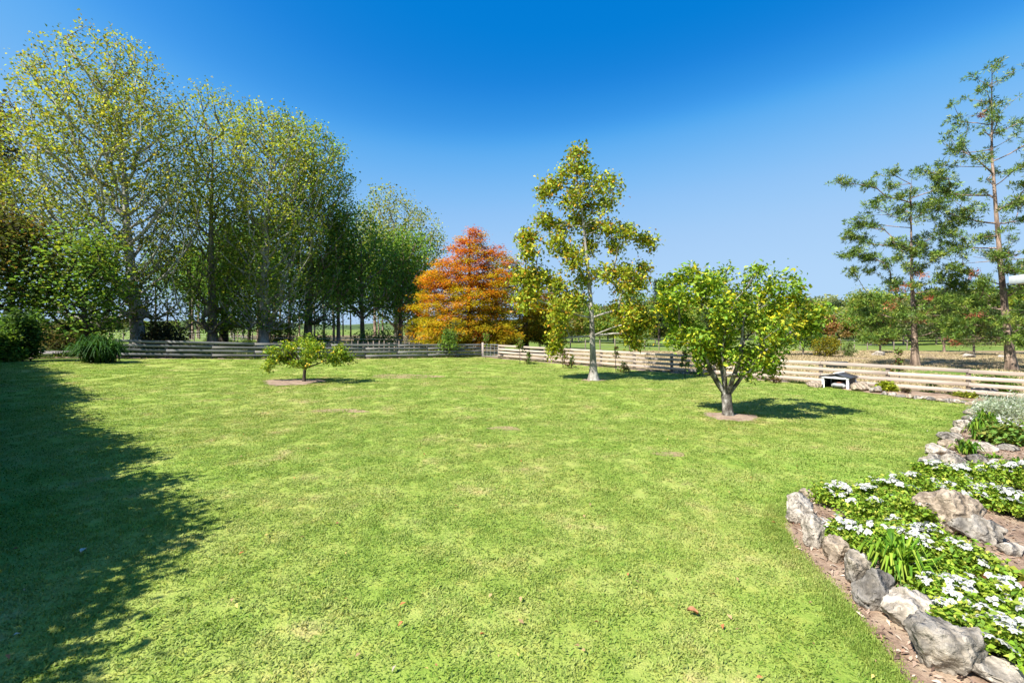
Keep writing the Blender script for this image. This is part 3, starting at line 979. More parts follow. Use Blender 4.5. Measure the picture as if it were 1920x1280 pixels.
tall_tree('woodland_tree', 'slim tree with a pinkish white lower trunk showing behind the small lemon tree',
    [(395, 615, 655), (480, 598, 660), (540, 610, 664)],
    635, 40, 28, 0.2, 100, 40, 0.22, 0.46, mixpal(DARK, GREEN), bark='bark_pink', skip=0.4)
tall_tree('woodland_tree', 'dark leafy tree standing close to the left side of the orange tree',
    [(440, 725, 800), (520, 702, 805), (575, 720, 800), (598, 735, 790)],
    748, 45, 29, 0.26, 150, 36, 0.23, 0.5, mixpal(DARK, GREEN), bark='bark_pink', skip=0.3)
tall_tree('bare_tree', 'grey-brown thinly leaved tree cut off by the left edge of the picture',
    [(185, -110, 5), (300, -150, 22), (420, -150, 25), (520, -140, 10)],
    -62, 31, 30, 0.35, 200, 55, 0.24, 0.5, mixpal([(0.12, 0.1, 0.06), (0.16, 0.13, 0.07)], [(0.15, 0.12, 0.08), (0.1, 0.1, 0.05)]), bark='bark_dark', skip=0.3)
tall_tree('broadleaf_tree', 'spreading dark tree with layered boughs over the strap-leaved clump at left',
    [(430, 90, 190), (475, 40, 235), (530, 40, 255), (585, 70, 245), (625, 110, 215)],
    168, 25, 31, 0.16, 130, 44, 0.2, 0.36, mixpal(GREEN, GREEN + [(0.22, 0.26, 0.04), (0.18, 0.24, 0.04)]), bark='bark_dark', skip=0.25, asc=0.3, curve=0.05, up=0.9)
tall_tree('broadleaf_tree', 'dark brown-green tree at the left edge above rounded shrubs',
    [(395, -70, 45), (450, -80, 85), (520, -80, 100), (580, -60, 75), (635, -30, 55)],
    28, 24, 32, 0.18, 140, 44, 0.2, 0.36, mixpal(DARK + GREEN, [(0.13, 0.085, 0.03), (0.1, 0.1, 0.03), (0.08, 0.1, 0.025)]), bark='bark_dark', skip=0.25, asc=0.3, curve=0.05, up=0.9)

# woodland of thin trunks behind the row: a few built, the rest copies
def copy_tree(o, loc, rz, sc=1.0, sz=None):
    c = o.copy(); COL.objects.link(c)
    c.location = loc; c.rotation_euler = (0, 0, rz); c.scale = (sc, sc, sz or sc)
    for ch in o.children:
        d = ch.copy(); COL.objects.link(d); d.parent = c
        for g in ch.children:
            e = g.copy(); COL.objects.link(e); e.parent = d
    return c

def thin_tree(seed, name, label, group, hgt, rad, crown, bark, cols, per=38, size=0.34, ncl=26):
    rng = np.random.default_rng(seed)
    t = thing(name, label, 'tree', (0, 0, 0), 0, group)
    P = trunk_line((0, 0, -0.1), (0.2, 0.1, hgt * 0.95), 10, rng, 0.15)
    B = MB()
    B.tube(P, rad * (1 - 0.8 * np.linspace(0, 1, 10)), 7)
    h = hgt * (crown + (1 - crown) * rng.random(ncl) ** 0.8)
    a = rng.random(ncl) * 6.28
    r = hgt * 0.17 * (1.15 - (h / hgt - crown) / (1 - crown) * 0.8) * rng.random(ncl) ** 0.5
    T = np.stack([r * np.cos(a), r * np.sin(a), h], -1)
    A, rd, ch = grow(P, T, rng, 0.4, 0.2, 0, 0.9, 0.014, 0.5, rad * 0.4, 0.3)
    limbs_mesh(B, A, rd, ch, 5, None, 10)
    finish_tree(t, (0, 0, 0), B, [crown_leaves(T, per, hgt * 0.055, size, rng, cols(hgt * crown, hgt), 0.3, 0.7, 0.2)], M[bark], M['leaf'])
    return t
wl = ['thin woodland tree with a pinkish bare trunk behind the row of tall poplars', 'thin woodland tree with a pale grey trunk behind the row of tall poplars', 'thin woodland tree with a dark trunk and dark leaves behind the tall poplars']
protos = []
for i in range(6):
    k = i % 3
    protos.append(thin_tree(400 + i, 'woodland_tree', wl[k], ['pink-trunked woodland trees', 'grey-trunked woodland trees', 'dark-trunked woodland trees'][k], 11 + (i % 2) * 2, 0.17, 0.5, ['bark_pink', 'bark_grey', 'bark_dark'][k], mixpal(DARK + GREEN, GREEN)))
wr = random.Random(5)
spots = []
for row, Y in enumerate((44, 48, 53, 58, 64, 71, 79)):
    n = 9
    for i in range(n):
        px = 300 + (i + wr.random()) / n * 490
        spots.append(((px - CX) / F * Y + wr.uniform(-.3, .3), Y + wr.uniform(-1.5, 1.5)))
spots = [s for s in spots if ((s[0] / s[1] * F + CX) > 350 or s[1] > 60) and ((s[0] / s[1] * F + CX) < 560 or s[1] > 52)]
for i, (x, y) in enumerate(spots):
    loc = (x, y, float(zg(x)) - 0.02)
    sc = wr.uniform(0.75, 1.1)
    if i < 6:
        o = protos[i]; o.location = loc; o.rotation_euler = (0, 0, wr.random() * 6.28); o.scale = (sc, sc, sc)
    else:
        copy_tree(protos[i % 6], loc, wr.random() * 6.28, sc)

# swamp cypresses turning orange
def cypress(name, label, rows, tx, Y, seed, ncl, per, colf, size=0.26):
    rng = np.random.default_rng(seed)
    bx = (tx - CX) / F * Y
    base = Vector((bx, Y, float(zg(bx)) - 0.05))
    t = thing(name, label, 'tree', base)
    tier = lambda h: 0.72 + 0.34 * abs(math.sin(h * 2.0 + 1.1 * math.sin(h * 1.3)))
    T = env_targets(rows, Y, ncl, rng, 0.32, 1.0, tier)
    T[:, 2] -= 0.10 * np.hypot(T[:, 0] - bx, T[:, 1] - Y)
    P = trunk_line(base, (bx, Y, T[:, 2].max()), 16, rng, 0.03)
    B = MB(); h = np.linspace(0, 1, 16)
    B.tube(P, 0.3 * (1 - 0.93 * h) * (1 + 0.5 * np.exp(-h * 20)), 9)
    A, rd, ch = grow(P, T, rng, 0.12, 0.15, 0.06, 0.6, 0.012, 0.5, 0.09, 0.05)
    limbs_mesh(B, A, rd, ch, 6, None, 16)
    cr = [crown_leaves(T, per, np.array([0.36, 0.36, 0.13]), size, rng, colf, 0.9, 0.34, 0.25, np.array([bx, Y, 0]))]
    tw = np.concatenate([A[c[len(c) // 3:]] for c in ch])
    cr.append(crown_leaves(tw, max(3, per // 14), np.array([0.2, 0.2, 0.08]), size, rng, colf, 0.9, 0.34, 0.2, np.array([bx, Y, 0])))
    finish_tree(t, base, B, cr, M['bark_dark'], M['leaf'])
def cy_col(z0, z1, shift=0.0, dark=1.0):
    def f(P, ci, rng):
        t = 0.12 + 0.72 * (P[:, 2] - z0) / (z1 - z0) + shift - 0.05
        cl = rng.normal(size=ci.max() + 1) * 0.17
        t = t + cl[ci] + 0.09 * rng.normal(size=len(P))
        xs_ = [-0.2, 0.15, 0.33, 0.5, 0.65, 0.82, 0.95, 1.1]
        cs = np.array([(0.2, 0.22, 0.015), (0.34, 0.31, 0.016), (0.46, 0.3, 0.018), (0.48, 0.2, 0.018), (0.45, 0.14, 0.018), (0.42, 0.105, 0.02), (0.36, 0.07, 0.025), (0.28, 0.045, 0.03)])
        c = np.stack([np.interp(t, xs_, cs[:, k]) for k in range(3)], -1) * dark
        return np.clip(c * (1 + 0.22 * rng.normal(size=(len(P), 1))), 0.006, 0.8)
    return f
cypress('swamp_cypress', 'bright orange-red conical tree with yellowish lower boughs behind the fence corner',
    [(430, 862, 898), (450, 844, 916), (480, 822, 940), (520, 800, 950), (560, 790, 952), (600, 772, 962), (632, 770, 965), (645, 800, 950)], 880, 38.5, 41, 540, 105, cy_col(0.2, 11.2, 0.0, 1.15), 0.19)
cypress('swamp_cypress', 'dull olive and rust tree half hidden behind the bright orange one',
    [(472, 930, 952), (500, 915, 985), (560, 905, 1030), (620, 910, 1050), (640, 930, 1040)], 986, 45, 42, 300, 55, cy_col(1, 15, -0.1, 0.8))
cypress('swamp_cypress', 'small brownish tree with a dark trunk right of the orange tree',
    [(545, 1010, 1040), (580, 990, 1060), (620, 985, 1065), (640, 1000, 1060)], 1030, 50, 43, 150, 50, cy_col(0, 12, 0.0, 0.45))

# clump trees: crowns placed clump by clump as in the photograph
def clump_points(clumps, sx, x0, sy, y0, Y, rng, per, depthr, ccx):
    out_ = []
    allc = [(up_at(x0 + q[0] / sx, y0 + q[1] / sy, Y), q[2] / sx / F * Y) for q in clumps]
    for (u, v, ru, rv) in clumps:
        px, py = x0 + u / sx, y0 + v / sy
        c = up_at(px, py, Y)
        a, b = ru / sx / F * Y, rv / sy / F * Y
        near = [abs(o.x - ccx) + w_ for o, w_ in allc if abs(o.z - c.z) < max(0.3, b * 1.2)]
        dr = min(depthr, max(near))
        lim = math.sqrt(max(0.05, dr ** 2 - (c.x - ccx) ** 2)) if dr > abs(c.x - ccx) else 0.15
        lim *= 0.8
        n = max(2, int(per * (a * b) ** 0.5 / 0.35))
        dy = rng.uniform(-lim, lim) * 0.85
        for _ in range(n):
            d = rng.normal(size=3); d /= np.linalg.norm(d); d *= rng.random() ** 0.4
            yy = dy if rng.random() < 0.75 else rng.uniform(-lim, lim) * 0.9
            out_.append((c.x + d[0] * a * 0.85, Y + yy + d[1] * (a + b) / 2, c.z + d[2] * b * 0.85))
    return np.array(out_)

tulip_cl = [(385,90,45,25),(395,150,50,35),(320,185,15,25),(450,200,35,20),(275,240,50,30),(215,290,30,40),(400,265,50,25),(510,265,45,45),(560,320,45,40),(370,320,60,40),(470,340,40,30),(240,425,55,45),(330,450,50,30),(410,410,30,30),(500,420,60,50),(560,465,50,30),(660,470,45,35),(720,530,50,25),(785,555,18,15),(600,540,50,40),(150,510,35,35),(110,520,20,20),(150,590,60,50),(290,550,45,45),(350,590,50,30),(450,550,50,40),(380,640,50,40),(450,720,60,40),(560,700,60,50),(650,700,60,50),(730,670,35,30),(690,740,60,40),(640,770,60,30),(100,720,60,50),(200,700,70,50),(280,760,70,50),(150,800,60,60),(110,860,30,40),(340,820,80,50),(300,880,70,50),(400,850,40,30),(300,960,50,60),(290,1040,40,60),(280,1100,25,25),(620,890,30,40),(650,930,60,60),(700,900,50,70),(650,1010,60,40),(720,960,60,60),(700,1060,40,30),(770,960,25,40)]
def tulip():
    rng = np.random.default_rng(51)
    Y = tulip_p.y
    base = tulip_p - Vector((0, 0, 0.05))
    t = thing('tulip_tree', 'tall slender lawn tree with grey-white trunk and yellow-green clumps tipped orange', 'tree', base)
    via = [up_at(1110, 600, Y), up_at(1103, 500, Y), up_at(1093, 400, Y)]
    P = trunk_line(base, up_at(1080, 290, Y), 26, rng, 0.02, via)
    B = MB(); h = np.linspace(0, 1, 26)
    B.tube(P, 0.165 * (1 - 0.94 * h ** 0.7) * (1 + 0.8 * np.exp(-h * 30)), 12)
    T = clump_points(tulip_cl, 2.78, 940, 2.78, 260, Y, rng, 9.0, 1.9, tulip_p.x)
    A, rd, ch = grow(P, T, rng, 0.1, 0.3, 0.03, 0.35, 0.008, 0.5, 0.06, 0.22)
    limbs_mesh(B, A, rd, ch, 6, None, 26)
    def colf(P_, ci, r):
        n = len(P_)
        base_c = mixcols(r, n, [(0.27, 0.34, 0.028), (0.38, 0.41, 0.033), (0.18, 0.265, 0.027), (0.48, 0.37, 0.035), (0.54, 0.27, 0.035)], [4, 4, 3, 1.8, 0.8], 0.2)
        cj = 1 + 0.15 * r.normal(size=ci.max() + 1)
        return np.clip(base_c * cj[ci][:, None], 0.006, 0.8)
    cr = [crown_leaves(T, 44, 0.19, 0.15, rng, colf, 0.2, 0.6, 0.5)]
    tw = np.concatenate([A[c[len(c) // 2:]] for c in ch])
    cr.append(crown_leaves(tw, 2, 0.12, 0.16, rng, colf, 0.2, 0.6, 0.5))
    finish_tree(t, base, B, cr, M['bark_white'], M['glossy_leaf'])
tulip()

citrus_cl = [(560,680,50,40),(620,740,40,30),(880,700,60,50),(960,700,60,50),(760,680,60,50),(500,560,60,50),(930,500,80,60),(560,110,60,45),(740,110,60,45),(840,140,60,30),(900,150,30,25),(440,150,60,50),(370,210,50,50),(340,280,50,60),(330,370,55,50),(430,300,90,80),(560,220,90,80),(700,220,80,70),(640,330,100,80),(800,260,50,60),(880,290,40,40),(1060,160,50,50),(1120,230,90,70),(1080,310,90,70),(1190,230,40,60),(1280,300,50,40),(1240,380,80,60),(1330,400,60,50),(1390,440,40,40),(1320,500,60,40),(1200,480,90,60),(1060,430,100,80),(920,400,90,70),(780,430,100,80),(600,450,100,80),(440,430,80,60),(480,530,80,60),(450,620,60,40),(560,600,90,60),(700,570,100,70),(860,560,90,70),(1000,600,90,60),(1060,680,70,50),(1100,760,60,40),(1030,780,40,40),(930,780,60,40),(820,700,80,50),(700,700,60,40),(640,680,50,40),(840,790,40,25),(760,760,30,20)]
def citrus():
    rng = np.random.default_rng(52)
    Y = citrus_p.y
    base = citrus_p - Vector((0, 0, 0.04))
    t = thing('citrus_tree', 'bushy citrus tree with pale lichen trunk and many stems, on the lawn at right', 'tree', base)
    B = MB()
    head = up_at(1362, 735, Y)
    P0 = trunk_line(base, head, 7, rng, 0.01)
    B.tube(P0, np.array([0.18, 0.142, 0.13, 0.124, 0.124, 0.128, 0.12]), 12)
    stems = []
    for (px, py, dy) in ((1318, 650, .3), (1340, 630, -.5), (1362, 620, .5), (1385, 630, -.3), (1408, 645, .35), (1305, 625, -.2), (1425, 625, -.2), (1365, 590, -.9), (1380, 600, .9)):
        e = up_at(px, py, Y) + Vector((0, dy, 0))
        q = trunk_line(head - Vector((0, 0, 0.12)), e, 9, rng, 0.03, [head.lerp(e, 0.45) + Vector(((px - 1362) * 0.0022, dy * 0.2, -0.02))])
        B.tube(q, np.linspace(0.058, 0.022, 9), 7)
        stems.append(q[3:])
    T = clump_points(citrus_cl, 3.765, 1160, 3.765, 480, Y, rng, 9.0, 1.85, citrus_p.x + 0.3)
    trunk_nodes = np.concatenate(stems)
    A, rd, ch = grow(trunk_nodes, T, rng, 0.5, 0.2, -0.05, 0.25, 0.0055, 0.5, 0.03, 0)
    limbs_mesh(B, A, rd, ch, 5, None, len(trunk_nodes))
    def colf(P_, ci, r):
        n = len(P_)
        c = mixcols(r, n, [(0.13, 0.25, 0.022), (0.22, 0.33, 0.028), (0.36, 0.42, 0.032), (0.52, 0.48, 0.02), (0.54, 0.4, 0.02)], [5, 5, 2.6, 0.3, 0.06], 0.2)
        yl = r.random(ci.max() + 1) < 0.16
        m = yl[ci] & (r.random(n) < 0.6)
        c[m] = mixcols(r, int(m.sum()), [(0.5, 0.44, 0.02), (0.36, 0.37, 0.02)], [2, 1], 0.15)
        cj = 1 + 0.14 * r.normal(size=ci.max() + 1)
        return np.clip(c * cj[ci][:, None], 0.006, 0.8)
    cr = [crown_leaves(T, 54, 0.12, 0.115, rng, colf, 0.3, 0.5, 0.1)]
    finish_tree(t, base, B, cr, M['bark_lichen'], M['glossy_leaf'])
citrus()

lemon_cl = [(620,230,50,40),(520,320,90,60),(720,300,110,60),(880,340,100,60),(1030,360,50,40),(350,350,80,60),(250,380,70,50),(250,470,90,60),(200,560,50,40),(160,640,35,20),(300,560,80,50),(420,460,100,70),(560,470,100,70),(700,450,100,70),(850,460,90,60),(980,460,90,60),(1100,450,80,50),(1070,540,50,40),(650,560,80,50),(850,540,50,30),(1150,500,30,40),(480,590,80,30),(1210,510,15,10)]
lemon_cl = [(u, 440 + (v - 440) * .84, a, b * .85) for u, v, a, b in lemon_cl]
def lemon():
    rng = np.random.default_rng(53)
    Y = lemon_p.y
    base = lemon_p - Vector((0, 0, 0.03))
    t = thing('lemon_tree', 'low spreading lemon tree with a short dark trunk on a bare soil ring', 'tree', base)
    B = MB()
    head = up_at(571, 688, Y)
    B.tube(trunk_line(base, head, 6, rng, 0.012), np.array([0.085, 0.068, 0.06, 0.058, 0.06, 0.05]), 9)
    stems = []
    for (px, py, dy) in ((525, 668, .3), (548, 655, -.4), (575, 645, .3), (605, 655, -.3), (630, 668, .2), (570, 660, -.8), (585, 660, .8)):
        e = up_at(px, py, Y) + Vector((0, dy, 0))
        q = trunk_line(head - Vector((0, 0, 0.06)), e, 7, rng, 0.02)
        B.tube(q, np.linspace(0.035, 0.015, 7), 6); stems.append(q[1:])
    T = clump_points(lemon_cl, 6.857, 480, 6.857, 600, Y, rng, 8.5, 1.35, lemon_p.x + 0.1)
    tn = np.concatenate(stems)
    A, rd, ch = grow(tn, T, rng, 0.2, 0.2, 0.0, 0.2, 0.0045, 0.5, 0.02, 0)
    limbs_mesh(B, A, rd, ch, 5, None, len(tn))
    colf = lambda P_, ci, r: np.clip(mixcols(r, len(P_), [(0.16, 0.27, 0.022), (0.22, 0.31, 0.025), (0.3, 0.35, 0.03), (0.1, 0.19, 0.018), (0.48, 0.43, 0.02)], [4, 4, 3, 2, 0.8], 0.18) * (1 + 0.15 * r.normal(size=ci.max() + 1))[ci][:, None], 0.006, 0.8)
    finish_tree(t, base, B, [crown_leaves(T, 60, 0.1, 0.11, rng, colf, 0.35, 0.5, 0.1)], M['bark_dark'], M['glossy_leaf'])
    # lemons are things that hang among the leaves as parts
    V, Tt = [], []
    for (u, v) in ((660, 560), (690, 575), (850, 535), (485, 365), (640, 590), (870, 350), (1000, 410), (270, 520)):
        c = up_at(480 + u / 6.857, 600 + v / 6.857, Y - 0.9) - base
        b = MB()
        zz = np.linspace(-1, 1, 7)
        b.tube(np.stack([np.zeros(7), np.zeros(7), zz * 0.042], -1), 0.034 * np.sqrt(np.maximum(0.02, 1 - zz ** 2)), 8)
        link('lemon_fruit', b.mesh('lemon_fruit', True), M['lemon'], t, c)
M['lemon'] = plain('lemon_peel', (0.62, 0.42, 0.02), 0.45, 0, 30, 0.15)
lemon()

# pines
def tufts(P, D, n, length, width, rng, cols):
    k = len(P)
    c = np.repeat(P, n, axis=0); d = np.repeat(D, n, axis=0) * 0.6 + rng.normal(size=(k * n, 3)) * 0.8
    d = norm(d)
    L = (length * (0.7 + 0.6 * rng.random(k * n)))[:, None]
    w = norm(np.cross(d, rng.normal(size=(k * n, 3)))) * width / 2
    b = c + d * L * 0.1; e = c + d * L
    m = c + d * L * 0.6
    V = np.stack([b, m - w, e, m + w], 1).reshape(-1, 3)
    Q = np.arange(4 * k * n).reshape(-1, 4)
    cj = 1 + 0.2 * rng.normal(size=(k, 1))
    col = np.repeat(np.clip(mixcols(rng, k, cols[0], cols[1], 0.1) * cj, 0.005, 0.8), n * 4, axis=0)
    return V, Q, col
p1_cl = [(340,470,30,20),(380,490,40,30),(440,520,60,40),(270,510,40,15),(200,500,40,12),(140,495,25,10),(300,560,40,30),(360,560,50,30),(430,590,60,40),(280,610,50,30),(220,660,40,30),(310,650,50,30),(390,640,50,30),(460,600,60,30),(190,700,30,20),(250,720,50,30),(200,770,40,30),(260,790,50,25),(200,850,20,15),(330,740,40,25),(350,820,50,30),(420,780,50,40),(470,740,50,30),(400,890,60,30),(460,830,50,30),(500,880,50,30),(520,700,40,30),(550,640,50,30),(280,950,40,30),(300,1020,60,40),(270,1100,40,30),(330,1080,60,40),(380,1000,60,40),(490,960,60,40),(500,1050,60,40),(540,780,50,30),(560,900,40,30)]
p2_cl = [(740,45,25,15),(720,75,15,20),(660,100,15,20),(785,90,20,12),(825,80,12,12),(600,190,15,12),(660,170,20,20),(700,150,20,20),(770,160,20,20),(840,180,20,20),(640,240,25,20),(720,220,25,20),(790,240,25,20),(600,300,20,12),(560,340,18,12),(690,270,30,20),(750,280,30,20),(820,290,25,15),(590,370,20,15),(640,350,25,15),(700,340,25,15),(750,350,30,20),(830,370,30,20),(600,410,30,15),(660,420,30,20),(780,430,30,20),(850,440,30,20),(500,450,30,20),(540,490,40,25),(560,520,40,25),(620,540,50,25),(690,530,40,20),(740,470,30,20),(820,520,40,20),(520,590,40,25),(600,580,40,20),(660,600,50,20),(800,580,50,20),(640,650,50,25),(700,640,40,20),(840,640,40,20),(600,700,50,25),(680,720,60,25),(780,700,50,20),(620,770,60,25),(700,790,50,25),(810,770,50,25),(640,830,60,25),(730,840,60,25),(820,830,50,25),(650,900,70,30),(760,900,60,30),(840,910,40,30),(600,960,70,30),(700,960,70,30),(800,960,50,30),(640,1020,80,30),(740,1030,70,30),(840,1050,40,30),(620,1090,60,30),(720,1100,60,30),(800,1090,50,25),
         (900,250,30,20),(920,340,30,20),(900,420,30,20),(950,480,40,25),(910,560,50,25),(960,640,50,25),(900,700,50,25),(960,780,60,25),(900,860,60,25),(970,900,60,30),(920,980,70,30),(960,1060,60,30)]
PCOL = ([(0.105, 0.18, 0.026), (0.15, 0.23, 0.03), (0.22, 0.27, 0.04), (0.065, 0.125, 0.022)], [3, 3, 2, 2])
def pine(label, clumps, base_px, via_px, top_px, seed, rad, per, depthr, dead_px, tn=11, length=0.3, kt=9):
    rng = np.random.default_rng(seed)
    b = at(*base_px); Y = b.y
    base = b - Vector((0, 0, 0.05))
    t = thing('pine_tree', label, 'tree', base)
    P = trunk_line(base, up_at(*top_px, Y), 26, rng, 0.03, [up_at(*v, Y) for v in via_px])
    B = MB(); h = np.linspace(0, 1, 26)
    B.tube(P, rad * (1 - 0.95 * h ** 0.75) * (1 + 0.5 * np.exp(-h * 14)), 11)
    T = clump_points(clumps, 2.064, 1500, 2.064, 100, Y, rng, per, depthr, P[13, 0])
    A, rd, ch = grow(P, T, rng, 0.22, 0.3, -0.06, 0.5, 0.012, 0.45, 0.08, 0.12)
    limbs_mesh(B, A, rd, ch, 5, None, 26)
    # bare dead snags low on the trunk
    for _ in range(16):
        i = rng.integers(3, 12); a = rng.random() * 6.28; L = rng.uniform(0.6, 2.2)
        e = P[i] + np.array([math.cos(a) * L, math.sin(a) * L, rng.uniform(-.3, .35)])
        B.tube(trunk_line(P[i], e, 5, rng, 0.06), np.linspace(0.03, 0.008, 5), 4)
    k = kt
    Pt = np.repeat(T, k, axis=0) + rng.normal(size=(len(T) * k, 3)) * np.array([0.22, 0.22, 0.12])
    zt = (Pt[:, 2] - base.z) / (P[-1, 2] - base.z)
    Pt = Pt[rng.random(len(Pt)) > np.clip((zt - 0.45) * 1.5, 0, 0.62)]
    ends = np.concatenate([A[c[max(1, len(c) * 2 // 3):]] for c in ch])
    Pt = np.concatenate([Pt, ends + rng.normal(size=ends.shape) * 0.08])
    D = Pt - np.array([P[13, 0], Y, 0]); D[:, 2] = 0; D = norm(D) + np.array([0, 0, 0.55])
    cr = [tufts(Pt, norm(D), tn, length, 0.042, rng, PCOL)]
    dead = []
    for (px, py) in dead_px:
        c = up_at(px, py, Y); c.y += rng.uniform(-1.2, 0.6)
        q = np.array(c) + rng.normal(size=(9, 3)) * 0.9 * np.array([0.25, 0.25, 0.12])
        dead.append(tufts(q, norm(rng.normal(size=(9, 3)) + np.array([0, 0, -0.6])), 10, length, 0.035, rng, ([(0.3, 0.085, 0.04), (0.36, 0.15, 0.07)], [2, 1])))
    finish_tree(t, base, B, cr, M['bark_pine'], M['needle'])
    if dead:
        C = MB()
        for V, Q, c in dead: C.add(V - np.array(base), Q, None, c)
        o = link('dead_needles', C.mesh('dead_needles'), M['needle'], t); o['label'] = 'rusty dead needles'
pine('shorter pine with a flat reaching left bough and rusty dead twigs, beyond the right fence', p1_cl, (1716, 686), [(1714, 600), (1708, 500)], (1704, 345), 61, 0.21, 3.6, 2.6,
     [(1675, 540), (1710, 518), (1730, 560), (1712, 598), (1722, 585), (1700, 600), (1738, 590), (1655, 575), (1690, 560)], 17, 0.25, 11)
pine('tallest pine with a bare pinkish upper trunk and thin open crown, right edge', p2_cl, (1897, 694), [(1882, 560), (1870, 440), (1860, 300)], (1856, 118), 62, 0.225, 3.9, 2.8,
     [(1858, 205), (1826, 512), (1884, 478), (1800, 590), (1780, 640)], 14, 0.24, 8)

# background trees beyond the paddock
def back_tree(name, label, px, py_base, py_top, w_px, Y, seed, cols, bark='bark_grey', conif=False, ncl=60, per=45, sz=None, group=None, cat='tree', low=0.25):
    rng = np.random.default_rng(seed)
    k = Y / F
    x = (px - CX) * k
    z0 = float(zg(x)) - 0.05
    hgt = (H - (py_top - HY) * k) - z0
    w = w_px * k / 2
    base = Vector((x, Y, z0))
    t = thing(name, label, cat, base, 0, group)
    zz = low + (1 - low) * rng.random(ncl)
    if conif: prof = np.clip(1.08 - zz, 0.05, 1) * 1.1
    else: prof = np.sqrt(np.clip(1 - ((zz - 0.55) / 0.5) ** 2, 0.08, 1))
    a = rng.random(ncl) * 6.28; r = w * prof * rng.random(ncl) ** 0.45
    T = np.stack([x + r * np.cos(a), Y + r * np.sin(a), z0 + zz * hgt * 0.97], -1)
    P = trunk_line(base, (x, Y, z0 + hgt * (0.97 if conif else 0.7)), 8, rng, 0.05)
    B = MB()
    rad = max(0.05, hgt * 0.022)
    B.tube(P, rad * (1 - 0.85 * np.linspace(0, 1, 8)), 7)
    A, rd, ch = grow(P, T, rng, 0.1 if conif else 0.5, 0.2, 0, max(0.5, hgt / 9), 0.012, 0.5, rad * .5, 0.1)
    limbs_mesh(B, A, rd, ch, 4, None, 8)
    sz = sz or max(0.12, 0.0042 * Y)
    sig = max(0.12, w * 0.17)
    cr = [crown_leaves(T, per, np.array([sig, sig, sig * (0.5 if conif else 0.8)]), sz, rng, cols(z0, z0 + hgt), 0.4, 0.35 if conif else 0.65, 0.1)]
    finish_tree(t, base, B, cr, M[bark], M['leaf'])
    return t
YG = [(0.290, 0.327, 0.055), (0.200, 0.254, 0.051), (0.363, 0.327, 0.064)]
GG = [(0.247, 0.289, 0.145), (0.330, 0.351, 0.186), (0.206, 0.247, 0.104)]
RU = [(0.338, 0.169, 0.078), (0.390, 0.221, 0.104), (0.286, 0.195, 0.078)]
CF = [(0.045, 0.083, 0.038), (0.068, 0.105, 0.045), (0.090, 0.120, 0.053)]
one = lambda c: (lambda z0, z1: pal(c, c, z0, z1))
back_tree('conifer_tree', 'dark pointed conifer seen between the slender lawn tree and the citrus', 1236, 652, 522, 52, 70, 71, one(CF), 'bark_dark', True, 90, 60)
back_tree('conifer_tree', 'lower dark conifer left of the pointed one', 1262, 652, 556, 40, 78, 72, one(CF), 'bark_dark', True, 60, 50)
back_tree('broadleaf_tree', 'olive green tree behind the hanging right boughs of the slender lawn tree', 1182, 655, 545, 78, 62, 73, one(DARK + YG), 'bark_dark', False, 80, 60)
back_tree('bare_tree', 'grey leafless-looking tree in the gap beside the slender tree trunk', 1140, 650, 575, 50, 88, 74, one([(0.14, 0.13, 0.1), (0.1, 0.11, 0.07)]), 'bark_grey', False, 50, 22)
back_tree('broadleaf_tree', 'grey-green tree beyond the paddock left of the slender tree trunk', 1085, 652, 570, 60, 84, 75, one(GG + DARK), 'bark_grey', False, 60, 45)
back_tree('broadleaf_tree', 'bright leafy tree at the far paddock edge behind the citrus left side', 1295, 655, 590, 50, 75, 76, one(GREEN + YG), 'bark_grey')
back_tree('gum_tree', 'pale grey-green gum tree rising over the far tree line', 1556, 640, 556, 44, 120, 77, one(GG), 'bark_grey', False, 55, 40)
back_tree('broadleaf_tree', 'rusty brown rounded tree left of its orange neighbour on the far slope', 1553, 645, 592, 32, 85, 78, one(RU), 'bark_grey', False, 45, 50)
back_tree('broadleaf_tree', 'tan orange tree right of the rusty one on the far slope', 1590, 645, 598, 30, 88, 79, one([(0.3, 0.2, 0.09), (0.26, 0.2, 0.07)]), 'bark_grey', False, 45, 45)
back_tree('shrub', 'golden yellow rounded shrub beyond the fence, right of the citrus', 1550, 668, 632, 46, 40, 80, one([(0.3, 0.24, 0.015), (0.24, 0.22, 0.02), (0.14, 0.15, 0.02)]), 'bark_dark', False, 60, 50, 0.12, None, 'shrub', 0.1)
back_tree('shrub', 'small grey-green shrub beside the golden one', 1590, 668, 642, 24, 40, 81, one(GG + GREEN), 'bark_dark', False, 30, 50, 0.1, None, 'shrub', 0.1)
back_tree('broadleaf_tree', 'dark green tree with a visible trunk left of the golden shrub', 1506, 668, 588, 58, 42, 82, one(DARK + GREEN), 'bark_grey', False, 70, 60, 0.16)
back_tree('broadleaf_tree', 'thin tree with a reddish trunk partly behind the citrus crown', 1470, 668, 620, 34, 42, 83, one(DARK), 'red_post', False, 30, 40, 0.14, None, 'tree', 0.45)
back_tree('broadleaf_tree', 'light green tree with a bushy top left of the shorter pine', 1632, 660, 545, 86, 66, 84, one(YG + GREEN), 'bark_grey', False, 100, 55)
back_tree('pine_tree', 'low bushy young pine with rust tips left of the shorter pine trunk', 1650, 668, 590, 66, 46, 85, one([(0.05, 0.1, 0.02), (0.09, 0.13, 0.03), (0.2, 0.09, 0.04)]), 'bark_pine', True, 80, 60, 0.17)
back_tree('pine_tree', 'young pine close behind the right side of the shorter pine trunk', 1770, 668, 560, 90, 48, 86, one([(0.05, 0.09, 0.025), (0.08, 0.11, 0.03)]), 'bark_pine', True, 100, 60, 0.18)
back_tree('pine_tree', 'spreading young pine with grey trunk between the two tall pines', 1826, 672, 575, 90, 42, 87, one([(0.045, 0.09, 0.022), (0.09, 0.12, 0.03), (0.16, 0.12, 0.05)]), 'bark_grey', True, 100, 60, 0.17)
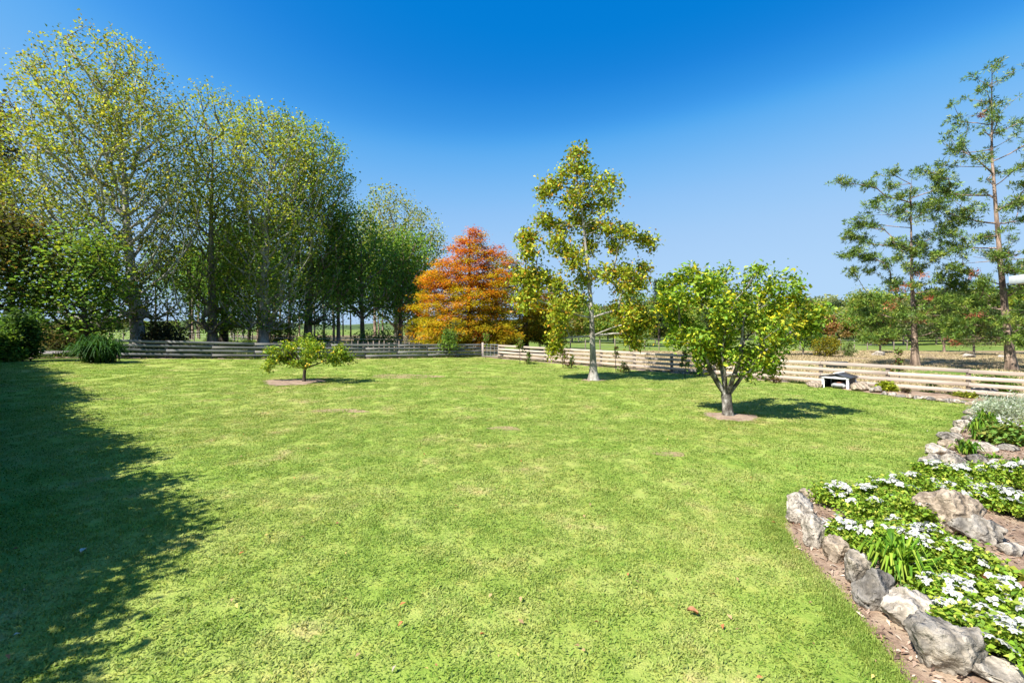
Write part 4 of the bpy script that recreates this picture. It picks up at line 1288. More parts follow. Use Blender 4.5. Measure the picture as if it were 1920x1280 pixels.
back_tree('pine_tree', 'young pine right of the tallest pine at the picture edge', 1925, 675, 565, 80, 44, 88, one([(0.045, 0.085, 0.022), (0.08, 0.11, 0.03)]), 'bark_pine', True, 90, 60, 0.17)
bl = random.Random(9)
tl_lab = ['mid green rounded tree in the far tree line beyond the paddock', 'yellowish tree in the far tree line beyond the paddock', 'dark conifer in the far tree line beyond the paddock', 'grey-green tree in the far tree line beyond the paddock']
tl_grp = ['green far trees', 'yellowish far trees', 'far conifers', 'grey-green far trees']
fars = []
for i in range(4):
    fars.append(back_tree('broadleaf_tree' if i != 2 else 'conifer_tree', tl_lab[i], 1000, 640, 580, 55, 100, 500 + i, one([GREEN + YG, YG + [(0.36, 0.25, 0.1)], CF, GG][i]), 'bark_grey', i == 2, 60, 40, 0.45, tl_grp[i]))
fi = 0
for Y in (95, 112, 130, 150, 175):
    n = 15 if Y > 100 else 10
    for i in range(n):
        px = 1060 + (i + bl.random()) / n * 930
        if Y < 100 and 1560 < px < 1600: continue
        x = (px - CX) / F * Y
        k = fi % 4
        sc = Y / 100 * bl.uniform(0.95, 1.45)
        loc = (x, Y + bl.uniform(-5, 5), float(zg(x)) - 0.05)
        if fi < 4: o = fars[k]; o.location = loc; o.scale = (sc, sc, sc)
        else: copy_tree(fars[k], loc, bl.random() * 6.28, sc, sc * bl.uniform(0.8, 1.15))
        fi += 1
for Y, x0, x1, n, lo, hi in ((76, 985, 1260, 9, .6, .85), (88, 1600, 2010, 13, 1.15, 1.6), (70, 1640, 2020, 8, .75, 1.1), (105, 1240, 1620, 12, .9, 1.25)):
    for i in range(n):
        px = x0 + (i + bl.random()) / n * (x1 - x0)
        x = (px - CX) / F * Y
        copy_tree(fars[(0, 1, 0, 3, 2)[bl.randrange(5)]], (x, Y + bl.uniform(-4, 4), float(zg(x)) - 0.05), bl.random() * 6.28, bl.uniform(lo, hi))
for i in range(16):                                     # behind the field at far left
    Y = 150 + bl.random() * 60
    px = 60 + i * 22 + bl.random() * 18
    x = (px - CX) / F * Y
    copy_tree(fars[(0, 2, 3)[i % 3]], (x, Y, float(zg(x))), bl.random() * 6.28, bl.uniform(0.5, 0.8))

# shrubs and bushes round the left end
def bush(name, label, px, py_base, w_px, h_px, seed, cols, leaf=0.1, ncl=50, per=45, Y=None, cat='shrub', bark='bark_dark', aspect=0.6, group=None, mat='leaf', up=0.4, bed=False, flat=1.0):
    rng = np.random.default_rng(seed)
    if Y is None:
        p = bat(px, py_base) if bed else at(px, py_base)
    else:
        x = (px - CX) / F * Y; p = Vector((x, Y, float(zg(x))))
    k = p.y / F
    w, h = w_px * k / 2, h_px * k
    t = thing(name, label, cat, p, 0, group)
    a = rng.random(ncl) * 6.28; q = rng.random(ncl) ** 0.45; el = np.arcsin(rng.random(ncl) ** 0.8)
    T = np.stack([p.x + w * q * np.cos(a) * np.cos(el * 0.85), p.y + w * q * np.sin(a) * np.cos(el * 0.85), p.z + h * (0.12 + 0.85 * q * np.sin(el))], -1)
    base_n = np.array([[p.x, p.y, p.z - 0.03], [p.x, p.y, p.z + h * 0.1], [p.x + 0.02, p.y, p.z + h * 0.2]])
    B = MB()
    B.tube(base_n, [0.03 * h ** 0.5] * 3, 5)
    A, rd, ch = grow(base_n, T, rng, 0.2, 0.1, 0, max(0.1, h / 4), 0.004 * max(1, h) ** .5, 0.42, 0.03 * h ** .5)
    limbs_mesh(B, A, rd, ch, 4, None, 3)
    sig = max(0.03, w * 0.2)
    cr = [crown_leaves(T, per, np.array([sig, sig, min(sig, h * 0.2)]), leaf, rng, one(cols)(p.z, p.z + h), up, aspect, 0.05)]
    finish_tree(t, p, B, cr, M[bark], M[mat], 'stem', 'foliage')
    return t
bush('shrub', 'rounded dark green shrub at the far left beside the driveway', 42, 676, 60, 100, 91, [(0.06, 0.12, 0.025), (0.09, 0.16, 0.03), (0.04, 0.09, 0.02)], 0.16, 80, 60)
bush('shrub', 'light green low shrub at the very left edge of the lawn', 6, 678, 60, 50, 92, GREEN + [(0.12, 0.18, 0.03)], 0.14, 50, 60)
bush('shrub', 'brownish feathery bush across the gravel driveway', 104, 656, 84, 52, 93, [(0.19, 0.15, 0.07), (0.14, 0.13, 0.05), (0.1, 0.1, 0.04)], 0.12, 90, 60)
bush('shrub', 'olive green bush right of the brownish one across the driveway', 160, 655, 60, 60, 94, GREEN + [(0.15, 0.14, 0.05)], 0.13, 60, 50)
bush('shrub', 'dark rounded bush behind the fence beside the tallest trunk', 309, 648, 68, 58, 95, [(0.06, 0.07, 0.035), (0.09, 0.09, 0.045), (0.045, 0.055, 0.03)], 0.14, 80, 60, 30)
bush('shrub', 'small bright green bush behind the fence right of the white forked trunk', 530, 648, 42, 50, 96, GREEN + [(0.1, 0.16, 0.03)], 0.14, 50, 60, 38)
bush('shrub', 'low green bush at the foot of the woodland behind the fence', 590, 652, 50, 30, 97, DARK + GREEN, 0.14, 40, 50, 40)
bush('shrub', 'dark undershrub left of the orange tree behind the fence', 700, 650, 90, 36, 98, DARK, 0.16, 60, 60, 41)

# strap-leaved clumps
def strap_clump(name, label, px, py, w_px, h_px, seed, n=90, width=0.035, cols=None, bed=False, group=None, mat='glossy_leaf', parts=3, stalks=None, cat='plant'):
    rng = np.random.default_rng(seed)
    p = bat(px, py) if bed else at(px, py)
    k = p.y / F
    w, h = w_px * k / 2, h_px * k
    t = thing(name, label, cat, p, 0, group)
    cols = cols or [(0.045, 0.12, 0.015), (0.07, 0.16, 0.02), (0.12, 0.2, 0.025)]
    C = MB()
    for i in range(n):
        a = rng.random() * 6.28; q = rng.random() ** 0.6
        b = np.array([rng.normal() * w * 0.22, rng.normal() * w * 0.22, -0.01])
        out = w * (0.25 + 0.8 * q); top = h * (1.05 - 0.5 * q) * rng.uniform(0.75, 1.05)
        d = np.array([math.cos(a), math.sin(a), 0]); sd = np.array([-math.sin(a), math.cos(a), 0])
        pts = [b, b + d * out * 0.3 + np.array([0, 0, top * 0.75]), b + d * out * 0.68 + np.array([0, 0, top]), b + d * out * 1.0 + np.array([0, 0, top * (0.95 - 0.6 * q)])]
        ws = np.array([0.6, 1.0, 0.8, 0.08]) * width * rng.uniform(0.7, 1.2) / 2
        V = []
        for pt, w_ in zip(pts, ws):
            V += [pt - sd * w_ + np.array([0, 0, w_ * 0.5]), pt, pt + sd * w_ + np.array([0, 0, w_ * 0.5])]
        Q = []
        for s in range(3):
            o = s * 3
            Q += [(o, o + 1, o + 4, o + 3), (o + 1, o + 2, o + 5, o + 4)]
        c = np.array(cols[rng.integers(0, len(cols))]) * (1 + 0.15 * rng.normal())
        C.add(np.array(V), Q, None, np.clip(c, 0.01, 0.8))
    link('strap_leaves', C.mesh('strap_leaves'), M[mat], t)
    return t
strap_clump('agapanthus', 'broad dark strap-leaved clump hiding the left end of the fence', 186, 679, 96, 56, 101, 420, 0.06, [(0.03, 0.085, 0.014), (0.05, 0.12, 0.018), (0.02, 0.06, 0.01)])

# ------------------------------------------------------------------ post and rail fences
def plank_mesh(name, L, hgt, thk, seed):
    rr = np.random.default_rng(seed)
    n = 6
    xs_ = np.linspace(-L / 2, L / 2, n)
    V = []
    for x in xs_:
        dz, dy = rr.normal() * 0.004, rr.normal() * 0.003
        b = 0.006
        for (y, z) in ((-thk / 2, -hgt / 2 + b), (-thk / 2, hgt / 2 - b), (-thk / 2 + b, hgt / 2), (thk / 2, hgt / 2), (thk / 2, -hgt / 2), (-thk / 2 + b, -hgt / 2)):
            V.append((x, y + dy, z + dz))
    Q = []
    for i in range(n - 1):
        for j in range(6):
            a, b_ = i * 6 + j, i * 6 + (j + 1) % 6
            Q.append((a, a + 6, b_ + 6, b_))
    T = []
    for o, flip in ((0, 0), ((n - 1) * 6, 1)):
        for j in range(1, 5):
            T.append((o, o + j, o + j + 1) if not flip else (o, o + j + 1, o + j))
    return make_mesh(name, np.array(V), Q, T)

def post_mesh(name, hgt, w):
    b = MB(); b.box((0, 0, hgt / 2 - 0.1), (w, w * 0.85, hgt + 0.2), None, 0.01)
    return b.mesh(name)

def post_rail_fence(label, start, d, n_bays, bay, nrm, rail_mat, zs, rh, hgt, seed, first_post=True, rails_from=0):
    rr = random.Random(seed)
    z0 = float(zg(start.x))
    t = thing('post_and_rail_fence', label, 'fence', (start.x, start.y, z0))
    ang = math.atan2(d.y, d.x)
    rails = [plank_mesh('rail', bay * 2 - 0.012, rh, 0.032, seed + i) for i in range(4)]
    short = plank_mesh('rail', bay - 0.012, rh, 0.032, seed + 9)
    pm = post_mesh('post', hgt, 0.125)
    pos = [start + d * bay * i for i in range(n_bays + 1)]
    if first_post is False: idx = range(1, n_bays + 1)
    else: idx = range(n_bays + 1)
    for i in idx:
        p = pos[i]
        o = link('post', pm, M['post_wood'], t, (p.x - start.x, p.y - start.y, float(zg(p.x)) - z0))
        o.rotation_euler = (rr.uniform(-.015, .015), rr.uniform(-.015, .015), ang)
    for lv, zc in enumerate(zs):
        i = 0
        while i < n_bays:
            two = 2
            if i == 0 and lv % 2 == 1: two = 1
            if i + two > n_bays: two = n_bays - i
            a, b = pos[i], pos[i + two]
            c = (a + b) / 2 + nrm * 0.075
            za, zb_ = float(zg(a.x)), float(zg(b.x))
            me = rails[rr.randrange(4)] if two == 2 else short
            o = link('rail', me, M[rail_mat], t, (c.x - start.x, c.y - start.y, (za + zb_) / 2 - z0 + zc + rr.uniform(-.012, .012)))
            L = (b - a).length
            fl = nrm.x * -d.y + nrm.y * d.x > 0
            o.rotation_euler = (0, -math.atan2(zb_ - za, L) + rr.uniform(-.004, .004), ang)
            if fl: o.rotation_euler = (0, math.atan2(zb_ - za, L) + rr.uniform(-.004, .004), ang + math.pi)
            i += two
    return t
ZS = (0.20, 0.435, 0.67, 0.905)
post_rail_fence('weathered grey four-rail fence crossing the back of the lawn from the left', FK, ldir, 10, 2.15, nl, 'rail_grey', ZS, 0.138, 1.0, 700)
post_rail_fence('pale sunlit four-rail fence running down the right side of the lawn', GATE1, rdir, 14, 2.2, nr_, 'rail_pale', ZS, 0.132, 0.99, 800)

# gate
def gate():
    z = float(zg(FK.x))
    t = thing('metal_gate', 'light metal mesh gate at the corner of the two rail fences', 'gate', (GATE0.x, GATE0.y, z), math.atan2(rdir.y, rdir.x))
    W, hh = 1.62, 0.95
    b = MB()
    r = 0.02
    fr = [(0, 0, .1), (W, 0, .1), (W, 0, hh), (0, 0, hh)]
    for i in range(4):
        b.tube(np.array([fr[i], fr[(i + 1) % 4]], dtype=float), [r, r], 8)
    link('gate_frame', b.mesh('gate_frame', True), M['galv'], t)
    bars = MB(); bars.tube(np.array([(0, 0, .1), (0, 0, hh)], dtype=float), [0.011] * 2, 6)
    bm_ = bars.mesh('bar', True)
    for x in (0.41, 0.81, 1.22): link('bar', bm_, M['galv'], t, (x, 0, 0))
    rb = MB(); rb.tube(np.array([(0, 0, 0), (W, 0, 0)], dtype=float), [0.009] * 2, 6)
    rm = rb.mesh('cross_wire', True)
    for z_ in (0.26, 0.42, 0.58, 0.76): link('cross_wire', rm, M['galv'], t, (0, 0, z_))
gate()
ob = link('gate_post', post_mesh('gate_post', 1.08, 0.15), M['rail_pale'], None, (GATE0.x - 0.06, GATE0.y + 0.02, float(zg(GATE0.x))))
tag(ob, 'square timber post standing on the left side of the metal gate', 'post')

# wire fence across the paddock
def wire_fence(label, p0, p1, n, hgt, seed):
    rr = random.Random(seed)
    a, b = Vector(p0), Vector(p1)
    z0 = float(zg(a.x))
    t = thing('wire_fence', label, 'fence', (a.x, a.y, z0))
    pm = MB(); pm.tube(np.array([(0, 0, -0.1), (0, 0, hgt)], dtype=float), [0.06, 0.055], 6, None, True)
    pm = pm.mesh('post')
    for i in range(n + 1):
        p = a.lerp(b, i / n)
        o = link('post', pm, M['post_wood'], t, (p.x - a.x, p.y - a.y, float(zg(p.x)) - z0))
        o.rotation_euler = (rr.uniform(-.05, .05), rr.uniform(-.05, .05), 0); o.scale = (1, 1, rr.uniform(.85, 1.1))
    for k in range(4):
        w = MB()
        w.tube(np.array([(0, 0, 0), ((b - a).x, (b - a).y, float(zg(b.x)) - z0)], dtype=float), [0.008] * 2, 4)
        link('wire', w.mesh('wire'), M['galv'], t, (0, 0, 0.25 + k * 0.28))
wire_fence('post and wire fence across the far side of the dry paddock', (3, 49), (46, 53), 26, 1.1, 1)
wire_fence('close-set batten and wire fence in front of the woodland', (FK + ldir * 14 - nl * 5)[:2], (FK - nl * 5.5)[:2], 34, 0.95, 2)
wire_fence('post and wire fence at the edge of the left field', (-46, 52), (-22, 50), 14, 1.1, 3)

# ------------------------------------------------------------------ rocks
def rock_mesh(name, seed, sub, dims, ridge=0.35, flat=0.0):
    import bmesh
    bm = bmesh.new()
    bmesh.ops.create_icosphere(bm, subdivisions=sub, radius=1)
    V = np.array([v.co[:] for v in bm.verts]); T = np.array([[v.index for v in f.verts] for f in bm.faces])
    bm.free()
    rng = np.random.default_rng(seed)
    # cut by random planes for facets
    for _ in range(13):
        n = norm(rng.normal(size=3)); d = rng.uniform(0.55, 0.88)
        s = V @ n - d
        V = V - np.where(s > 0, s * 0.97, 0)[:, None] * n
    o = rng.uniform(0, 50, 3)
    disp = np.array([noise.fractal(Vector(v * 1.3 + o), 1.0, 2.0, 3) * 0.14 - max(0, 0.16 - abs(noise.noise(Vector(v * 1.9 + o)))) * 0.6 + (0.5 - abs(noise.noise(Vector(v * 3.4 + o)))) * 0.16 * ridge * 2 + noise.fractal(Vector(v * 7 + o), 0.8, 2.0, 4) * 0.075 for v in V])
    V = V * (1 + disp)[:, None]
    V = V / np.abs(V).max(axis=0)
    V = V * np.array(dims) / 2
    return make_mesh(name, V, None, T, None, True)

def rock(label, px, py_mid, w_px, h_px, seed, mat, sub=4, name='rock', group=None, rz=None, depth=0.8, tilt=0.0, bed=True, sink=0.28):
    """rock whose silhouette is centred on a pixel; its foot touches the ground"""
    rr = random.Random(seed)
    foot = min(py_mid + h_px * 0.5, 1400)
    p = at(px, foot - h_px * 0.12)
    k = p.y / F
    w = w_px * k
    c_ = (H / p.y)
    ang = math.atan2(H, p.y)
    # the silhouette height = z*cos + depth*sin
    d = w * depth
    hz = max(h_px * k * 0.5, (h_px * k - d * math.sin(ang) * 0.62) / math.cos(ang))
    full = hz / (1 - sink)
    q = Vector((p.x, p.y + d * 0.25, zb(p.x, p.y)))
    me = rock_mesh(name, seed, sub, (w, d, full))
    o = link(name, me, M[mat], None, (q.x, q.y, q.z + full * (0.5 - sink)))
    o.rotation_euler = (tilt * 0.5, tilt, rr.uniform(-0.35, 0.35) if rz is None else rz)
    return tag(o, label, 'rock', group)
rock('tan flat-topped rock behind the point of the flower bed', 1523, 930, 50, 26, 1, 'rock_tan')
rock('big lichen-grey rock at the left point of the flower bed', 1511, 962, 72, 58, 2, 'rock_pale', 5)
rock('pale fluted rock below the one on the point of the bed', 1537, 1008, 52, 62, 3, 'rock_pale', 5)
rock('tan slabby rock under the white flowers, above the small upright stone', 1576, 1040, 62, 56, 4, 'rock_tan', 5)
rock('narrow upright grey stone beside the dark grey boulder', 1614, 1082, 54, 66, 5, 'rock_grey', 5, rz=0.3)
rock('dark grey blocky boulder on the lawn edge of the bed', 1657, 1118, 86, 80, 6, 'rock_dark', 5, rz=0.1)
rock('white-topped boulder with a grey hollow in front, on the bed edge', 1722, 1166, 104, 82, 7, 'rock_pale', 5)
rock('largest grey-brown boulder at the bottom of the bed edge', 1792, 1236, 132, 108, 8, 'rock_grey', 5, rz=-0.3)
rock('pale boulder cut off by the bottom right corner', 1895, 1290, 110, 60, 9, 'rock_pale', 4)
rock('large pale two-lobed boulder among the white flowers', 1790, 980, 118, 88, 10, 'rock_tan', 5, rz=-0.2, depth=0.6)
rock('sloping grey slab leaning on the right of the large two-lobed boulder', 1845, 1005, 96, 66, 11, 'rock_grey', 5, rz=-0.55, tilt=0.25)
rock('small pale rock below the large slab at the right edge', 1906, 1048, 48, 30, 12, 'rock_pale')
rock('pale striped rock on the lawn edge above the flowers', 1694, 909, 46, 16, 13, 'rock_pale')
rock('long pale rock at the back edge left of the striped one', 1640, 916, 52, 16, 14, 'rock_pale')
rock('rounded grey rock just above the white flower drift', 1797, 868, 52, 28, 15, 'rock_grey')
rock('dark grey rock right of the rounded one above the flower drift', 1842, 872, 46, 24, 16, 'rock_dark')
rock('pale tan rock at the far right above the flower drift', 1890, 880, 52, 24, 17, 'rock_tan')
rock('pale rock in the middle of the mulch, left of a pair', 1855, 847, 48, 20, 18, 'rock_pale')
rock('grey rock in the middle of the mulch, right of a pair', 1896, 848, 42, 16, 19, 'rock_grey')
rock('large pale boulder behind the stone edging by the fence', 1848, 735, 56, 24, 20, 'rock_pale', 4)
rock('rounded grey boulder left of the large pale one by the fence', 1797, 733, 28, 14, 21, 'rock_grey', 3)
rock('mossy pale boulder touching the right side of the mower shelter', 1620, 727, 36, 20, 22, 'rock_tan', 4)
rock('flat grey boulder on the right of the mossy one near the shelter', 1648, 733, 26, 13, 23, 'rock_grey', 3)
rock('low pale stone left of the mower shelter', 1533, 720, 32, 16, 24, 'rock_tan', 3)
rock('grey stone at the foot of the back fence near the gate', 822, 664, 11, 7, 25, 'rock_grey', 3, sink=0.15)
rock('pale flat stone under the shrub by the gate', 857, 667, 13, 5, 26, 'rock_pale', 3, sink=0.15)
rock('grey rock at the far corner where the stone edging turns', 1828, 774, 24, 16, 27, 'rock_grey', 3)
rock('long pale rock at the lawn edge below the silver bush', 1812, 797, 38, 24, 28, 'rock_pale', 4)
rock('bluish grey rock half way down the curved lawn edge', 1790, 822, 44, 26, 29, 'rock_grey', 4)
rock('broad pale rock on the curved lawn edge beside grassy plants', 1770, 848, 48, 28, 30, 'rock_pale', 4)
rock('pale jagged rock on the inner side of the curved lawn edge', 1793, 842, 30, 20, 31, 'rock_tan', 3)
rock('squat grey rock where the curved edge meets the flowers', 1752, 874, 40, 30, 32, 'rock_grey', 4)
rock('upright pale rock tight above the flowers on the lawn edge', 1743, 896, 34, 22, 33, 'rock_pale', 4)
rock('grey-white rock in front of the shaded part of the silver bush', 1912, 795, 40, 20, 34, 'rock_pale', 3)
for i, (px, py, w, h) in enumerate([(1824, 785, 26, 14), (1803, 809, 28, 16), (1781, 834, 28, 16), (1759, 861, 28, 18), (1748, 884, 24, 14)]):
    rock('small stone wedged between larger rocks on the curved lawn edge', px, py, w, h, 80 + i, ['rock_grey', 'rock_pale', 'rock_tan'][i % 3], 3, 'rock', 'small stones filling the curved rock edge')
rr_ = random.Random(3)
for i, (px, py) in enumerate([(1662, 738), (1677, 740), (1692, 742), (1707, 743.5), (1721, 745), (1737, 746), (1752, 748), (1767, 750), (1781, 751), (1796, 752), (1811, 754), (1825, 757), (1836, 763)]):
    rock('small stone in the low row edging the bed in front of the right fence', px, py, rr_.uniform(15, 23), rr_.uniform(7, 11), 40 + i, ['rock_grey', 'rock_pale', 'rock_dark', 'rock_tan'][i % 4], 3, 'rock', 'small stones edging the bed by the right fence')
for i, (px, py, w) in enumerate([(1650, 663, 22), (1716, 655, 14), (1822, 667, 22), (1574, 637, 8), (1880, 668, 14)]):
    rock(['cream boulder in the pasture left of the shorter pine', 'small cream boulder behind the shorter pine', 'cream boulder in the pasture between the two pines', 'tiny pale boulder on the far slope by the rusty tree', 'pale boulder close to the tallest pine trunk'][i], px, py, w, w * 0.45, 60 + i, 'rock_pale', 3, 'boulder', sink=0.2)

# ------------------------------------------------------------------ bed plants
def flower_mesh(seed, n=8, dia=0.15):
    rng = np.random.default_rng(seed)
    C = MB()
    for i in range(n):
        a = rng.random() * 6.28; q = math.sqrt(rng.random()) * dia * 0.5
        c = np.array([q * math.cos(a), q * math.sin(a), 0.02 - q * q * 3 + rng.normal() * 0.006])
        nrm = norm(np.array([c[0] * 5, c[1] * 5, 1.0]) + rng.normal(size=3) * 0.25)
        u = norm(np.cross(nrm, [0.3, 1, 0.1])); v = np.cross(nrm, u)
        r = rng.uniform(0.024, 0.032)
        ph = rng.random() * 6.28
        for k in range(5):
            b = ph + k * 1.2566
            e = u * math.cos(b) + v * math.sin(b); f = np.cross(nrm, e)
            V = [c, c + e * r * 0.62 - f * r * 0.42 + nrm * 0.004, c + e * r * 1.05 - nrm * 0.003, c + e * r * 0.62 + f * r * 0.42 + nrm * 0.004]
            w = rng.uniform(0.42, 0.72)
            C.add(np.array(V), [(0, 1, 2, 3)], None, np.array([(w, w, w * 0.9), (w, w, w), (w, w, w * 0.98), (w, w, w)]))
        cc = c + nrm * 0.006
        C.add(np.array([cc - u * .005, cc - v * .005, cc + u * .005, cc + v * .005]), [(0, 1, 2, 3)], None, (0.35, 0.33, 0.06))
    return C.mesh('flower_head')
flower_meshes = [flower_mesh(900 + i, 5 + 2 * (i % 3), 0.1 + 0.025 * (i % 3)) for i in range(6)]

FL = [(0.15, 0.27, 0.025), (0.23, 0.34, 0.03), (0.33, 0.4, 0.05), (0.1, 0.19, 0.022), (0.44, 0.44, 0.08)]
def flower_plant(label, px, py, w_px, h_px, seed, nfl, flw=None, leaf=0.048):
    rng = np.random.default_rng(seed)
    p = bat(px, py); k = p.y / F
    w, h = w_px * k / 2, h_px * k
    t = thing('flowering_plant', label, 'plant', p, 0, 'white flowering plants in the rock garden')
    ncl = 46
    a = rng.random(ncl) * 6.28; q = np.sqrt(rng.random(ncl))
    hz = h * (0.35 + 0.65 * np.sqrt(np.clip(1 - q ** 2, 0, 1)))
    T = np.stack([w * q * np.cos(a), w * q * np.sin(a), hz * rng.uniform(0.55, 1.0, ncl)], -1)
    B = MB()
    for tt in T[::2]:
        B.tube(trunk_line((tt[0] * .3, tt[1] * .3, -0.02), tt, 3, rng, 0.01), [0.005, 0.004, 0.003], 4)
    link('stem', B.mesh('stem'), M['stem'], t)
    colf = lambda P_, ci, r: np.clip(mixcols(r, len(P_), FL, [4, 4, 3, 2, 0.7], 0.18), 0.01, 0.8)
    V, Q, c = crown_leaves(T, 62, np.array([0.055, 0.055, 0.035]) * (w / 0.3), leaf, rng, colf, 0.55, 0.46, 0.0)
    V[:, 2] = np.maximum(V[:, 2], 0.004)
    link('foliage', make_mesh('foliage', V, Q, None, c), M['glossy_leaf'], t)
    for i in range(int(nfl * 1.5)):
        for _ in range(20):
            b = rng.random() * 6.28; r = math.sqrt(rng.random()) * 0.92
            x, y = w * r * math.cos(b), w * r * math.sin(b)
            if rng.random() < 0.9: break
        z = h * (0.38 + 0.68 * math.sqrt(max(0, 1 - r * r))) + 0.02
        o = link('flower_head', flower_meshes[rng.integers(0, 6)], M['petal'], t, (x, y, z))
        o.rotation_euler = (-y / w * 0.4 + rng.normal() * .2, x / w * 0.4 + rng.normal() * .2, rng.random() * 6.28)
        s = rng.uniform(0.6, 1.1); o.scale = (s, s, s)
M['stem'] = plain('green_stem', (0.1, 0.13, 0.04), 0.7)
fp = [
 ('leafy white-flowered plant at the left tip of the back drift, by the tan rock', 1572, 946, 70, 36, 5),
 ('white-flowered plant second from the tip of the back drift', 1618, 952, 76, 40, 6),
 ('leafy plant with few white heads in front of the back drift', 1640, 985, 84, 42, 3),
 ('white-flowered plant in the middle of the back drift', 1668, 945, 76, 40, 5),
 ('white-flowered plant behind the large two-lobed boulder', 1716, 938, 80, 44, 6),
 ('dark-leaved plant tight against the left face of the large boulder', 1702, 982, 66, 44, 2),
 ('plant thick with white heads under the upright pale edge rock', 1762, 908, 66, 40, 9),
 ('white-flowered plant below the rounded grey rock', 1806, 912, 70, 36, 7),
 ('bright green plant between two flower-covered ones under the dark rock', 1850, 908, 66, 34, 4),
 ('plant almost hidden by white heads at the right edge of the upper drift', 1900, 915, 70, 46, 14),
 ('white-flowered plant right behind the large boulder', 1796, 938, 70, 36, 5),
 ('white-flowered plant behind the sloping slab', 1862, 950, 74, 36, 7),
 ('white-flowered plant by the right edge above the slab', 1912, 968, 70, 40, 6),
 ('white-flowered plant spilling over the fluted edge rock', 1580, 1018, 60, 40, 6),
 ('leafy plant behind the strap-leaved clump, with three heads', 1630, 1030, 80, 44, 3),
 ('plant with a big white head left of the large boulder foot', 1690, 1030, 84, 50, 5),
 ('leafy plant in front of the large boulder', 1752, 1050, 90, 56, 6),
 ('leafy plant under the slab right of the strap clump', 1808, 1076, 90, 50, 4),
 ('low leafy plant between the strap clump and the white-topped boulder', 1745, 1090, 70, 40, 1),
 ('white-flowered plant right beside the white-topped boulder', 1776, 1140, 86, 50, 5),
 ('leafy plant behind the white-topped boulder', 1832, 1140, 84, 46, 3),
 ('white-flowered plant right of the largest edge boulder', 1815, 1200, 90, 60, 5),
 ('yellow-green plant at the right edge level with the white-topped boulder', 1890, 1160, 100, 60, 5),
 ('leafy plant in the bottom right corner behind the largest boulder', 1880, 1240, 110, 70, 4),
 ('leafy plant cut by the right edge above the bottom corner', 1930, 1215, 100, 60, 3),
]
for i, (lb, px, py, w, h, nf) in enumerate(fp):
    flower_plant(lb, px, py, w * 1.12, h * 0.95, 1000 + i, nf)
SG = [(0.07, 0.17, 0.015), (0.12, 0.22, 0.02), (0.19, 0.27, 0.03), (0.05, 0.12, 0.012)]
strap_clump('strap_leaved_plant', 'arching green strap-leaved clump beside the dark grey boulder', 1686, 1086, 118, 96, 111, 150, 0.03, [(0.12, 0.25, 0.02), (0.2, 0.34, 0.03), (0.3, 0.4, 0.05), (0.07, 0.17, 0.015)], True)
strap_clump('strap_leaved_plant', 'upright bright green strap plant halfway along the curved stone edge', 1834, 824, 40, 46, 112, 70, 0.05, SG, True)
strap_clump('strap_leaved_plant', 'loose green strap plant just below the bright upright one', 1815, 850, 50, 28, 113, 70, 0.04, SG, True)
strap_clump('strap_leaved_plant', 'small strap tuft in open mulch above the dark rock', 1864, 870, 36, 22, 114, 60, 0.035, SG, True)
strap_clump('strap_leaved_plant', 'dark strap plant at the right edge beside open mulch', 1914, 884, 40, 30, 115, 60, 0.035, SG[:2] + [(0.04, 0.1, 0.012)], True)
strap_clump('strap_leaved_plant', 'grassy yellow-green plant at the top of the curved stone edge', 1850, 800, 44, 34, 116, 70, 0.04, SG, True)
strap_clump('strap_leaved_plant', 'glossy green broad-leaved plant at the right edge above the paired rocks', 1908, 832, 40, 32, 117, 50, 0.07, SG[:2], True)
strap_clump('strap_leaved_plant', 'spiky sparse plant against the right fence', 1746, 735, 24, 26, 118, 30, 0.04, [(0.13, 0.18, 0.05), (0.2, 0.2, 0.08)], True)
bush('bergenia', 'plant of round glossy green leaves above the bottom right flowers', 1850, 1106, 60, 30, 121, [(0.12, 0.24, 0.02), (0.2, 0.3, 0.03), (0.26, 0.1, 0.05)], 0.12, 16, 7, None, 'plant', 'bark_dark', 0.85, None, 'glossy_leaf', 0.8, True)
bush('bergenia', 'plant of round yellow-green leaves at the right edge', 1898, 1100, 60, 30, 122, [(0.14, 0.25, 0.02), (0.3, 0.32, 0.04), (0.34, 0.2, 0.15)], 0.12, 16, 7, None, 'plant', 'bark_dark', 0.85, None, 'glossy_leaf', 0.8, True)
bush('shrub', 'low dark green leafy shrub in the mulch below the silver bush', 1880, 830, 70, 34, 123, GREEN + [(0.12, 0.16, 0.025), (0.2, 0.2, 0.04)], 0.1, 50, 40, None, 'shrub', 'bark_dark', 0.5, None, 'glossy_leaf', 0.5, True)
SV = [(0.5, 0.56, 0.48), (0.6, 0.64, 0.58), (0.4, 0.47, 0.38), (0.28, 0.37, 0.25)]
bush('silver_bush', 'silvery white-leaved bush beside the shaded corner at right', 1872, 790, 70, 44, 124, SV, 0.07, 110, 60, None, 'shrub', 'bark_dark', 0.25, None, 'leaf', 0.2, True)
bush('silver_bush', 'silvery bush at the right edge lying in the house shadow', 1926, 792, 66, 50, 125, SV, 0.07, 110, 60, None, 'shrub', 'bark_dark', 0.25, None, 'leaf', 0.2, True)
bush('flower_carpet', 'carpet of tiny white flowers under the silver bush', 1872, 798, 60, 12, 126, [(0.75, 0.75, 0.72), (0.7, 0.7, 0.66), (0.2, 0.25, 0.06)], 0.06, 60, 40, None, 'plant', 'bark_dark', 0.8, None, 'petal', 0.8, True)
bush('shrub', 'small lime yellow mound right of the mower shelter', 1662, 732, 30, 16, 127, [(0.3, 0.34, 0.02), (0.22, 0.28, 0.02)], 0.1, 40, 30, None, 'shrub', 'bark_dark', 0.5, None, 'glossy_leaf', 0.4, True)
